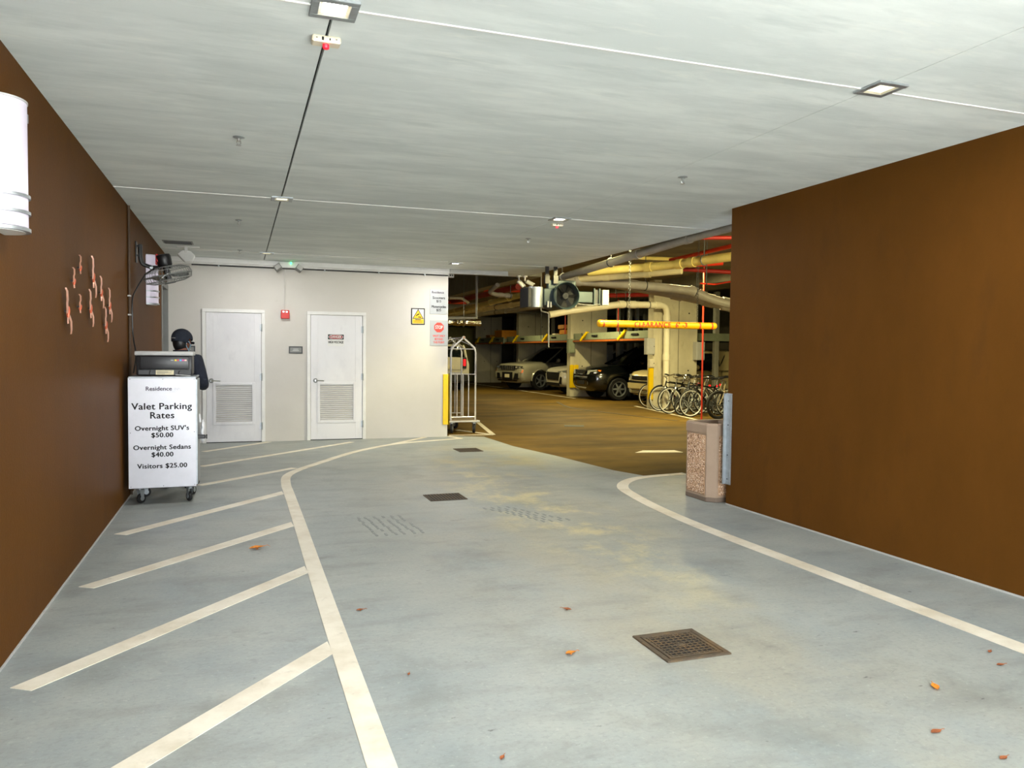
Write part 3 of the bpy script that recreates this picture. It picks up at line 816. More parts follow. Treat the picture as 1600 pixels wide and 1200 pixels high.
# copper birds
def bird(y, z, s, rot, label, far_wing=True):
    t = thing('wall_ornament', label, 'wall ornament', (XL, y, z), group='copper wall ornaments on the left brown wall')
    c, si = math.cos(rot), math.sin(rot)
    def P(u, v, d): return (XL + .004 + d * .55, y + s * (u * c - v * si), z + s * (u * si + v * c))
    def blade(pts, w0, depth0):
        """a flat tapering wing that stands off the wall"""
        mb = MB()
        rings = []
        for (u, v, d, wd) in pts:
            wd *= 1.3
            rings.append([P(u - wd, v, d), P(u, v + .01, d + .012), P(u + wd, v, d), P(u, v - .01, d - .006)])
        return mb.loft(rings)
    blade([(-.50, 1.0, .030, .05), (-.44, .85, .045, .15), (-.30, .50, .042, .17), (-.16, .34, .030, .16), (-.14, .10, .030, .15), (-.08, -.10, .022, .10)], 0, 0).build('upper_wing', M['copper'], t)
    if far_wing:
        blade([(.04, -.04, .022, .10), (.20, -.20, .032, .16), (.30, -.46, .045, .15), (.42, -.80, .040, .13), (.48, -1.0, .030, .05)], 0, 0).build('lower_wing', M['copper'], t)
    mb = MB()
    rings = []
    for (u, v, r) in ((.10, .22, .006), (.10, .16, .014), (.06, .02, .020), (.0, -.16, .017), (-.06, -.30, .010)):
        p = P(u, v, .030)
        r *= .55
        rings.append([(p[0] + r * math.cos(a), p[1] + r * math.sin(a), p[2]) for a in (2 * PI * k / 8 for k in range(8))])
    mb.loft(rings).build('body', M['copper_body'], t)
    blade([(-.05, -.26, .028, .05), (-.12, -.42, .030, .09), (-.17, -.54, .034, .05)], 0, 0).build('tail', M['copper'], t)
    MB().cyl((XL, y, z), (XL + .016, y, z), .005, n=6).build('mount_pin', M['darkgray'], t)
for (y, z, s, rot, fw, lb) in (
        (6.08, 2.055, .085, .0, False, 'short copper ornament, topmost of the wall ornaments'),
        (5.86, 1.945, .090, .05, False, 'short copper ornament left of and below the topmost one'),
        (6.60, 2.035, .155, .02, True, 'long copper ornament, in the middle of the top row'),
        (6.95, 1.945, .130, .04, True, 'copper ornament right of the long one in the top row'),
        (7.37, 1.865, .145, .0, True, 'copper ornament farthest right on the brown wall'),
        (5.655, 1.735, .150, .03, True, 'largest copper ornament, lowest on the left, nearest the sconce'),
        (6.06, 1.785, .085, .0, False, 'short copper ornament in the lower row'),
        (6.47, 1.795, .140, .03, True, 'long copper ornament in the middle of the lower row'),
        (7.16, 1.695, .145, .0, True, 'lowest copper ornament, at the right end of the lower row')):
    bird(y, z, s * .98, rot, lb, fw)

# conduit and cord on the wall
t = thing('wall_conduit', 'brown painted vertical conduit on the left wall behind the printer', 'conduit', (XL, 8.68, 1.4))
MB().tube([(XL + .014, 8.68, .02), (XL + .014, 8.68, 2.93)], .014, 8).build('pipe', mat('conduit_brown', (62, 42, 20), .6, var=.1), t)
for z in (1.84, 2.03, 1.2): MB().box((XL, 8.652, z - .008), (XL + .030, 8.708, z + .008), .003).build('strap', M['ltgray'], t)

# wall fan
t = thing('wall_fan', 'black caged wall fan on a bent arm over the valet cart', 'fan', (XL, 9.35, 2.45))
MB().box((XL, 9.30, 2.43), (XL + .012, 9.40, 2.66), .003).build('wall_plate', M['black'], t)
MB().tube([(XL + .045, 9.35, 2.63), (XL + .045, 9.35, 2.49), (XL + .06, 9.36, 2.42), (XL + .16, 9.38, 2.385), (-.80, 9.40, 2.40)], .022, 10, bend=.06).box((XL, 9.335, 2.60), (XL + .05, 9.365, 2.62)).box((XL, 9.335, 2.50), (XL + .05, 9.365, 2.52)).build('arm', M['black'], t)
MB().cyl((XL + .135, 9.378, 2.39), (XL + .165, 9.382, 2.386), .026, n=10).build('arm_collar', M['galv'], t)
FM = Matrix.Translation((-.735, 9.40, 2.315)) @ Matrix.Rotation(math.radians(-14), 4, 'Y') @ Matrix.Rotation(math.radians(4), 4, 'X')
cage = MB()
for R_, z in ((.252, 0), (.235, .055), (.235, -.055), (.16, .085), (.16, -.08), (.075, .095), (.075, -.085)):
    cage.tube([FM @ Vector((R_ * math.cos(a), R_ * math.sin(a), z)) for a in (2 * PI * k / 36 for k in range(36))], .004 if R_ < .25 else .006, 5, closed=True)
for k in range(40):
    a = 2 * PI * k / 40
    cage.tube([FM @ Vector((r * math.cos(a), r * math.sin(a), z)) for r, z in ((.05, .097), (.16, .086), (.235, .055), (.252, 0), (.235, -.055), (.16, -.081), (.03, -.087))], .0022, 4)
cage.build('cage', M['gray'], t)
MB().cyl(FM @ Vector((0, 0, -.086)), FM @ Vector((0, 0, -.094)), .06, n=18).build('front_badge', M['darkgray'], t)
for k in range(3):
    bm_ = FM @ Matrix.Rotation(2 * PI * k / 3 + .4, 4, 'Z') @ Matrix.Translation((.12, 0, -.01)) @ Matrix.Rotation(.45, 4, 'X')
    MB().prism([(-.085, -.03), (-.02, -.075), (.07, -.085), (.10, -.03), (.09, .045), (.02, .07), (-.07, .035)], .004, bm_).build('blade', M['steel'], t, smooth=0)
MB().cyl(FM @ Vector((0, 0, -.05)), FM @ Vector((0, 0, .09)), .035, n=14).build('hub', M['black'], t)
MB().lathe([(0, .10), (.070, .10), (.078, .115), (.080, .20), (.070, .225), (.04, .232), (0, .232)], 20, FM).build('motor', M['black'], t)
MB().lathe([(.082, -.0), (.086, .004), (.086, .022), (.082, .026), (0, .026), (0, 0)], 20, Matrix.Translation((-.845, 9.39, 2.47)) @ Matrix.Rotation(1.25, 4, 'Y') @ Matrix.Scale(.62, 4)).box((-.86, 9.375, 2.42), (-.835, 9.405, 2.54), .006).build('pull_plate', M['red'], t)
MB().box((-.83, 9.38, 2.385), (-.70, 9.42, 2.425), .01).build('yoke', M['black'], t)
MB().tube(smooth_path([(-.80, 9.36, 2.40), (-.93, 9.2, 2.32), (-.99, 8.95, 2.15), (XL + .03, 8.76, 2.02), (XL + .032, 8.73, 1.86), (XL + .034, 8.75, 1.62), (XL + .05, 8.82, 1.5), (XL + .05, 8.80, 1.38), (XL + .035, 8.74, 1.27)], 5) if False else
          [(-.80, 9.36, 2.40), (-.93, 9.2, 2.32), (-.99, 8.95, 2.15), (XL + .03, 8.76, 2.02), (XL + .032, 8.73, 1.86), (XL + .034, 8.75, 1.62), (XL + .05, 8.84, 1.48), (XL + .05, 8.83, 1.38), (XL + .035, 8.76, 1.25)], .0075, 6, bend=.12).build('power_cord', M['black'], t)

# ================================================================ VALET CART, PRINTER, MAN
CX0, CX1, CY0, CY1, CZ0, CZ1 = -.995, -.392, 8.17, 8.70, .155, 1.235
t = thing('valet_cart', 'wheeled metal valet cart with a parking rates panel, by the left wall', 'cart', ((CX0 + CX1) / 2, 8.43, 0))
MB().box((CX0 + .008, CY0 + .012, CZ0), (CX1 - .008, CY1, CZ1 - .014), .004).build('cabinet', M['darkgray'], t)
MB().box((CX1 - .010, CY0 + .02, CZ0 + .02), (CX1 + .006, CY1 - .02, CZ1 - .03), .002).build('side_panel', M['galv'], t)
MB().box((CX0, CY0 - .002, CZ1 - .016), (CX1, CY1 + .01, CZ1), .004).build('top_tray', M['galv'], t)
MB().box((CX0 - .004, CY0 + .002, CZ0 + .005), (CX1 - .006, CY0 + .012, CZ1 - .01), .002).build('sign_panel', M['sign_steel'], t, smooth=0)
for x in (CX0 + .015, (CX0 + CX1) / 2, CX1 - .022):
    for z in (CZ0 + .022, (CZ0 + CZ1) / 2, CZ1 - .026):
        if not (x == (CX0 + CX1) / 2 and z == (CZ0 + CZ1) / 2):
            MB().cyl((x, CY0 + .003, z), (x, CY0 - .001, z), .004, n=8).build('screw', M['darkgray'], t)
yc = CY0 + .0012
mx = (CX0 + CX1) / 2 - .008
text('Residence', .055, M['plum'], t, (mx - .145, yc, 1.116), FACE, bold=.0012, align='LEFT', sx=1.04)
text('INN', .042, M['pale_ink'], t, (mx + .108, yc, 1.113), FACE, align='LEFT', sx=.8)
text('BY MARRIOTT', .012, M['pale_ink'], t, (mx + .145, yc, 1.086), FACE, align='RIGHT', sx=1.0)
for s_, z, sz in (('Valet Parking', .945, .088), ('Rates', .858, .088), ("Overnight SUV's", .735, .063), ('$50.00', .668, .063),
                  ('Overnight Sedans', .550, .063), ('$40.00', .480, .063), ('Visitors $25.00', .370, .063)):
    text(s_, sz, M['ink'], t, (mx, yc, z), FACE, bold=.0022, sx=1.07, spacing=1.06)
def caster(parent, x, y, top, r, rz, w_=.03):
    c, si = math.cos(rz), math.sin(rz)
    ox, oy = x + .02 * c, y + .02 * si
    ca = MB().cyl((x, y, top), (x, y, top - .012), r * .75, n=12).cyl((x, y, top - .01), (x, y, top - .03), .014, n=8)
    q = Matrix.Translation((ox, oy, 0)) @ Matrix.Rotation(rz, 4, 'Z')
    for s_ in (-1, 1): ca.prism([(-r * .8, top - .024), (r * .5, top - .024), (r * .25, r * .8), (-r * .25, r * .8)], .003, q @ Matrix.Translation((0, s_ * (w_ / 2 + .004) + .0015, 0)) @ Matrix.Rotation(PI / 2, 4, 'X'))
    ca.box((-r * .8, -w_ / 2 - .005, top - .026), (r * .5, w_ / 2 + .005, top - .021), mtx=q)
    co = ca.build('caster', M['galv'], parent, smooth=30)
    wm = q @ Matrix.Translation((0, 0, r)) @ Matrix.Rotation(PI / 2, 4, 'X')
    MB().lathe([(0, -w_ / 2), (r * .7, -w_ / 2), (r * .92, -w_ / 2), (r, -w_ / 4), (r, w_ / 4), (r * .92, w_ / 2), (r * .7, w_ / 2), (0, w_ / 2)], 20, wm).build('wheel', M['rubber'], co)
    MB().lathe([(0, -w_ / 2 - .003), (r * .5, -w_ / 2 - .003), (r * .5, w_ / 2 + .003), (0, w_ / 2 + .003)], 14, wm).build('wheel_hub', M['galv'], co)
for (x, y, rz) in ((CX0 + .08, CY0 + .09, .9), (CX1 - .07, CY0 + .09, 2.0), (CX0 + .08, CY1 - .08, .4), (CX1 - .07, CY1 - .08, 1.2)):
    caster(t, x, y, CZ0, .048, rz)
MB().box((CX1 - .005, 8.26, .615), (CX1 + .075, 8.275, .655), .006).cyl((CX1 + .078, 8.268, .635), (CX1 + .092, 8.268, .635), .022, n=12).build('hasp', M['black'], t)

t = thing('plastic_bag', 'crumpled white plastic bag hanging on the right side of the valet cart', 'bag', (CX1 + .02, 8.5, .82))
mb = MB()
mb.sph((CX1 + .040, 8.50, .665), (.024, .075, .115), 14, 10)
for v in mb.bm.verts: v.co += Vector((random.uniform(-.003, .006), random.uniform(-.01, .01), random.uniform(-.01, .01)))
mb.build('bag_body', M['bag'], t, smooth=20)
MB().tube([(CX1 + .018, 8.47, .76), (CX1 + .010, 8.485, .84), (CX1 + .010, 8.505, .84), (CX1 + .022, 8.53, .76)], .006, 6).build('bag_handle', M['bag'], t)

# printer seen from behind
t = thing('printer', 'black and silver printer on top of the valet cart, seen from behind', 'printer', (-.675, 8.42, CZ1))
px0, px1, py0, py1, pz = -.945, -.425, 8.235, 8.62, CZ1 + .002
MB().box((px0 + .01, py0 + .012, pz + .008), (px1 - .01, py1, pz + .20), .012, seg=2).build('body', M['black'], t)
MB().box((px0 - .002, py0 - .004, pz + .198), (px1 + .002, py1 + .01, pz + .240), .010, seg=2).build('lid', M['ltgray'], t)
MB().box((px0 + .045, py0, pz + .066), (px1 - .035, py0 + .03, pz + .195), .02, seg=2).build('rear_cover', mat('printer_dark_grey', (46, 47, 50), .35, var=.06), t)
MB().box((px0 + .03, py0 + .004, pz + .012), (px1 - .02, py0 + .03, pz + .062), .004).build('lower_rear_panel', M['darkgray'], t)
MB().box((px0 + .185, py0 + .0005, pz + .012), (px0 + .345, py0 + .006, pz + .058)).build('rating_label', M['paper'], t, smooth=0)
lb = MB()
for k in range(4): lb.box((px0 + .195, py0 - .0003, pz + .020 + k * .009), (px0 + .195 + (.07, .13, .10, .14)[k], py0 + .002, pz + .023 + k * .009))
lb.build('label_text', M['darkgray'], t, smooth=0)
for k, cc in enumerate(((238, 214, 60), (200, 80, 90), (96, 178, 226), (216, 90, 160), (240, 196, 180))):
    MB().box((px0 + .352 + k * .0225, py0 - .001, pz + .146), (px0 + .372 + k * .0225, py0 + .004, pz + .162)).build('ink_sticker', mat('ink_sticker_%s' % ('yellow', 'red', 'blue', 'pink', 'peach')[k], cc, .5, var=.03), t, smooth=0)
MB().box((px0 + .318, py0 - .001, pz + .151), (px0 + .342, py0 + .004, pz + .157)).build('small_mark', M['ltgray'], t, smooth=0)
for x in (px0 + .14, px0 + .40): MB().tube([(x, py0 - .002, pz + .055), (x - .012, py0 - .006, pz + .03), (x, py0 - .004, pz + .004)], .004, 5).build('latch', M['black'], t)
MB().tube([(px0 + .36, py0 - .005, pz + .012), (px0 + .43, py0 - .015, pz + .008), (px1 - .02, py0 - .005, pz + .004)], .005, 6).build('cable', M['ltgray'], t)

# ---- the man: one continuous body grown over a skeleton, clothes as shells
def skin_mesh(V, E_, root, sub=2):
    me = bpy.data.meshes.new('sk')
    idx = {k: i for i, k in enumerate(V)}
    me.from_pydata([V[k][0] for k in V], [(idx[a], idx[b]) for a, b in E_], [])
    o = bpy.data.objects.new('sk', me)
    COL.objects.link(o)
    o.modifiers.new('s', 'SKIN')
    for k, i in idx.items():
        sv = me.skin_vertices[0].data[i]
        r = V[k][1]
        sv.radius = (r, r) if isinstance(r, (int, float)) else r
        sv.use_root = (k == root)
    sb = o.modifiers.new('b', 'SUBSURF')
    sb.levels = sub
    bpy.context.view_layer.update()
    out = bpy.data.meshes.new_from_object(o.evaluated_get(bpy.context.evaluated_depsgraph_get()))
    bpy.data.objects.remove(o)
    bpy.data.meshes.remove(me)
    for p in out.polygons: p.use_smooth = True
    return out
man = thing('person', 'man in a dark cap and navy jacket standing behind the valet cart, facing away', 'person', (-.622, 9.12, 0), rz=-.35)
V = {'pelvis': ((0, 0, .92), .115), 'waist': ((0, .01, 1.06), .112), 'chest': ((0, .03, 1.25), .130), 'upper': ((0, .05, 1.37), .105), 'neck': ((0, .075, 1.455), .056), 'skull0': ((0, .10, 1.53), .075), 'skull1': ((0, .115, 1.61), .086), 'skull2': ((0, .105, 1.665), .062)}
E_ = [('pelvis', 'waist'), ('waist', 'chest'), ('chest', 'upper'), ('upper', 'neck'), ('neck', 'skull0'), ('skull0', 'skull1'), ('skull1', 'skull2')]
for n_, s_ in (('l', -1), ('r', 1)):
    V.update({n_ + 'sh': ((s_ * .175, .04, 1.385), .062), n_ + 'el': ((s_ * .262, -.01, 1.125), .044), n_ + 'wr': ((s_ * .18, .235, 1.10), .030), n_ + 'pa': ((s_ * .155, .30, 1.10), (.036, .020)),
              n_ + 'hip': ((s_ * .095, 0, .86), .092), n_ + 'kn': ((s_ * .105, .02, .48), .060), n_ + 'an': ((s_ * .110, -.01, .10), .040), n_ + 'to': ((s_ * .125, .15, .045), .036)})
    E_ += [('upper', n_ + 'sh'), (n_ + 'sh', n_ + 'el'), (n_ + 'el', n_ + 'wr'), (n_ + 'wr', n_ + 'pa'), ('pelvis', n_ + 'hip'), (n_ + 'hip', n_ + 'kn'), (n_ + 'kn', n_ + 'an'), (n_ + 'an', n_ + 'to')]
    for k, (dx, ln) in enumerate(((-.026, .060), (-.009, .074), (.009, .070), (.025, .052))):
        V[n_ + 'f%da' % k] = ((s_ * .150 + dx, .335, 1.10), .0095)
        V[n_ + 'f%db' % k] = ((s_ * .148 + dx, .335 + ln * .55, 1.092), .0088)
        V[n_ + 'f%dc' % k] = ((s_ * .146 + dx, .335 + ln * .85, 1.070), .0075)
        E_ += [(n_ + 'pa', n_ + 'f%da' % k), (n_ + 'f%da' % k, n_ + 'f%db' % k), (n_ + 'f%db' % k, n_ + 'f%dc' % k)]
    V[n_ + 'th1'] = ((s_ * .155 - s_ * .040, .285, 1.095), .010); V[n_ + 'th2'] = ((s_ * .155 - s_ * .058, .325, 1.085), .009)
    E_ += [(n_ + 'wr', n_ + 'th1'), (n_ + 'th1', n_ + 'th2')]
body = MB()
me = skin_mesh(V, E_, 'pelvis')
body.bm.from_mesh(me); bpy.data.meshes.remove(me)
HM = Matrix.Translation((0, .10, 1.575)) @ Matrix.Rotation(-.38, 4, 'Z') @ Matrix.Rotation(-.22, 4, 'X')     # head looks a little down
body.sph((0, 0, 0), (1, 1, 1), 4, 3, Matrix.Diagonal((.001, .001, .001, 1)))
hb = bmesh.new()
bmesh.ops.create_uvsphere(hb, u_segments=20, v_segments=14, radius=1)
for v in hb.verts:
    x, y, z = v.co
    k = 1 - .22 * max(0, -z) ** 1.5
    v.co = Vector((x * .078 * k, y * .100 * (1 - .10 * max(0, -z)), z * .118))
body._merge(hb, HM)
body.sph(HM @ Vector((0, .104, -.022)), (.013, .018, .022), 8, 6).sph(HM @ Vector((0, .094, -.060)), (.026, .010, .008), 8, 6)
for s_ in (-1, 1):
    body.sph(HM @ Vector((s_ * .079, -.002, -.012)), (.010, .020, .033), 8, 6).sph(HM @ Vector((s_ * .032, .088, .006)), (.012, .008, .008), 8, 6)
body.build('body', M['skin'], man, world=False, smooth=60)
def shell(keys, grow, drop=()):
    VV = {}
    for k in keys:
        p, r = V[k]
        r = r[0] if isinstance(r, tuple) else r
        VV[k] = (p, r + grow)
    return VV, [(a, b) for a, b in E_ if a in VV and b in VV]
jk = dict(V)
VV, EE = shell(['pelvis', 'waist', 'chest', 'upper', 'lsh', 'lel', 'lwr', 'rsh', 'rel', 'rwr'], .030)
VV['pelvis'] = ((0, 0, .90), .165); VV['waist'] = ((0, .01, 1.06), .160); VV['chest'] = ((0, .03, 1.25), .170)
VV['rel'] = ((.262, -.01, 1.125), .078); VV['lel'] = ((-.262, -.01, 1.125), .078); VV['rsh'] = ((.175, .04, 1.375), .096); VV['lsh'] = ((-.175, .04, 1.375), .096)
link('jacket', skin_mesh(VV, EE, 'pelvis'), M['navy'], man, world=False)
mb = MB()
mb.loft([[(r * math.cos(a), .07 + r * .9 * math.sin(a), z) for a in (2 * PI * k / 16 for k in range(16))] for r, z in ((.10, 1.40), (.082, 1.45), (.078, 1.49), (.070, 1.49), (.072, 1.44))], cap=False).build('collar', M['navy'], man, world=False)
VV, EE = shell(['pelvis', 'lhip', 'lkn', 'lan', 'rhip', 'rkn', 'ran'], .016)
link('trousers', skin_mesh(VV, EE, 'pelvis'), M['trouser'], man, world=False)
for s_ in (-1, 1):
    MB().loft([[(s_ * .115 + w_ * math.cos(a), y_ + 0 * w_, zc + h_ * math.sin(a)) for a in (2 * PI * k / 10 for k in range(10))] for y_, w_, zc, h_ in
               ((-.085, .030, .05, .045), (-.05, .043, .055, .055), (.06, .046, .045, .045), (.15, .048, .038, .036), (.205, .030, .030, .026))]).build('shoe', M['black'], man, world=False)
# cap (back strap towards the camera), brim to the front, hair below, mask strap behind the ear
CM = HM
mb = MB()
cb = bmesh.new()
bmesh.ops.create_uvsphere(cb, u_segments=24, v_segments=14, radius=1)
bmesh.ops.delete(cb, geom=[v for v in cb.verts if v.co.z < -.45 and v.co.y < .2 or v.co.z < -.12 and v.co.y >= .2], context='VERTS')
for v in cb.verts: v.co = Vector((v.co.x * .101, v.co.y * .120 - .006, v.co.z * .108 + .040))
mb._merge(cb, CM)
mb.tube([CM @ Vector((.0905 * math.cos(a), -.006 + .1085 * math.sin(a), -.006)) for a in (-PI - .15 + (PI + .3) * k / 20 for k in range(21))], .005, 6)
capo = mb.build('cap', M['navy_cap'], man, world=False)
mb = MB()
mb.loft([[CM @ Vector((u * .085, .095 + .045 * (1 - u * u) * f, .030 - .02 * f - .012 * u * u + dz)) for u, dz in [(-1 + .25 * k, 0) for k in range(9)] + [(1 - .25 * k, .005) for k in range(9)]] for f in (0, .5, 1)])
mb.build('brim', M['navy_cap'], capo, world=False)
MB().tube([CM @ Vector((.1000 * math.cos(a), -.006 + .1200 * math.sin(a), .018)) for a in (-PI / 2 - .45 + .1 * k for k in range(8))], .0036, 6).build('strap_lettering', M['ltgray'], capo, world=False)
mb = MB()
hb = bmesh.new()
bmesh.ops.create_uvsphere(hb, u_segments=18, v_segments=12, radius=1)
bmesh.ops.delete(hb, geom=[v for v in hb.verts if v.co.z > .42 or v.co.y > .25], context='VERTS')
for v in hb.verts: v.co = Vector((v.co.x * .083, v.co.y * .104, v.co.z * .125 + .005))
mb._merge(hb, CM).build('hair', M['black'], man, world=False)
mb = MB()
mb.loft([[CM @ Vector((x * .070, y_, z_)) for x, y_, z_ in ((-1, .050, -.01), (-.55, .105, .0), (0, .128, .002), (.55, .105, 0), (1, .050, -.01))] + [CM @ Vector((x * .062, y_, z_)) for x, y_, z_ in ((1, .045, -.10), (.5, .085, -.115), (0, .10, -.118), (-.5, .085, -.115), (-1, .045, -.10))]], cap=False)
f = mb.bm.faces.new(mb.bm.verts[:]) if len(mb.bm.faces) == 0 else None
for s_ in (-1, 1): mb.tube([CM @ Vector((s_ * .072, .055, -.015)), CM @ Vector((s_ * .086, .012, .012)), CM @ Vector((s_ * .088, -.022, -.004)), CM @ Vector((s_ * .080, -.006, -.045)), CM @ Vector((s_ * .068, .05, -.085))], .003, 5)
mb.build('face_mask', M['mask_blue'], man, world=False)
MB().tube([(.052, .245 - .02, 1.105), (.075, .20, 1.12)], .004, 5).build('watch_strap', M['ltgray'], man, world=False) if False else None

# ================================================================ LITTER BIN
BX0, BX1, BY0, BY1, BZ = 4.478, 4.99, 6.69, 7.21, .80
t = thing('litter_bin', 'square taupe litter bin with pebbled sides at the right wall end', 'trash can', ((BX0 + BX1) / 2, (BY0 + BY1) / 2, 0))
ch = .075
oct_ = [(BX0, BY0 + ch), (BX0 + ch, BY0), (BX1 - ch, BY0), (BX1, BY0 + ch), (BX1, BY1 - ch), (BX1 - ch, BY1), (BX0 + ch, BY1), (BX0, BY1 - ch)]
MB().prism(oct_, BZ - .11, Matrix.Translation((0, 0, .02))).build('body', M['taupe'], t, smooth=0)
def inset(d): 
    cx, cy = (BX0 + BX1) / 2, (BY0 + BY1) / 2
    return [(cx + (p[0] - cx) * d, cy + (p[1] - cy) * d) for p in oct_]
MB().prism(inset(1.015), .05, Matrix.Translation((0, 0, .0)), .006).build('base', M['taupe_dark'], t, smooth=0)
rim = MB()
A_, B_, C_, D_ = inset(1.03), inset(1.0), inset(.80), inset(.78)
rim.loft([[(p[0], p[1], z) for p in q] for q, z in ((A_, BZ - .105), (A_, BZ - .02), (B_, BZ), (C_, BZ - .004), (D_, BZ - .06))], cap=False).build('rim', M['taupe'], t, smooth=20)
MB().prism(inset(.79), .02, Matrix.Translation((0, 0, BZ - .11))).build('opening', M['void'], t, smooth=0)
def pebble_panel(a, b, nrm):
    a, b, nrm = Vector(a), Vector(b), Vector(nrm)
    z0, z1 = .07, BZ - .122
    q = MB()
    c = (a + b) / 2
    d = (b - a).normalized()
    o_ = nrm * .004
    q.loft([[tuple(a + o_ * s_ + Vector((0, 0, z0))), tuple(b + o_ * s_ + Vector((0, 0, z0))), tuple(b + o_ * s_ + Vector((0, 0, z1))), tuple(a + o_ * s_ + Vector((0, 0, z1)))] for s_ in (-1, 1)])
    q.build('pebble_panel', M['pebble_bed'], t, smooth=0)
    mats = [MB(), MB(), MB()]
    L = (b - a).length
    for k in range(int(L * (z1 - z0) * 10500)):
        u, z = random.uniform(.006, L - .006), random.uniform(z0 + .006, z1 - .006)
        p = a + d * u + nrm * .005
        r = random.uniform(.0045, .0085)
        mm = Matrix.Rotation(random.uniform(0, 3), 4, nrm)
        mb = random.choices(mats, (5, 3, 2))[0]
        mb.sph((p.x, p.y, z), (r * (1 - abs(nrm.x) * .4), r * (1 - abs(nrm.y) * .4), r * random.uniform(.6, 1)), 6, 4, mm)
    for mb, mm in zip(mats, M['pebbles']):
        o = mb.build('pebbles', mm, t); o['kind'] = 'stuff'
pebble_panel((BX0, BY1 - ch - .02, 0), (BX0, BY0 + ch + .02, 0), (-1, 0, 0))
pebble_panel((BX0 + ch + .02, BY0, 0), (BX1 - ch - .02, BY0, 0), (0, -1, 0))

# ================================================================ CARS
def bool_cut(me, cutters):
    o = bpy.data.objects.new('b', me); COL.objects.link(o)
    tmp = []
    for cme in cutters:
        c = bpy.data.objects.new('c', cme); COL.objects.link(c); tmp.append(c)
        md = o.modifiers.new('x', 'BOOLEAN'); md.operation = 'DIFFERENCE'; md.solver = 'EXACT'; md.object = c
    bpy.context.view_layer.update()
    out = bpy.data.meshes.new_from_object(o.evaluated_get(bpy.context.evaluated_depsgraph_get()))
    for q in [o] + tmp: bpy.data.objects.remove(q)
    return out

def selli(w_, h_, n=24, e=4.5):
    return [(w_ * math.copysign(abs(math.cos(a)) ** (2 / e), math.cos(a)), h_ * math.copysign(abs(math.sin(a)) ** (2 / e), math.sin(a))) for a in (2 * PI * (k + .5) / n for k in range(n))]

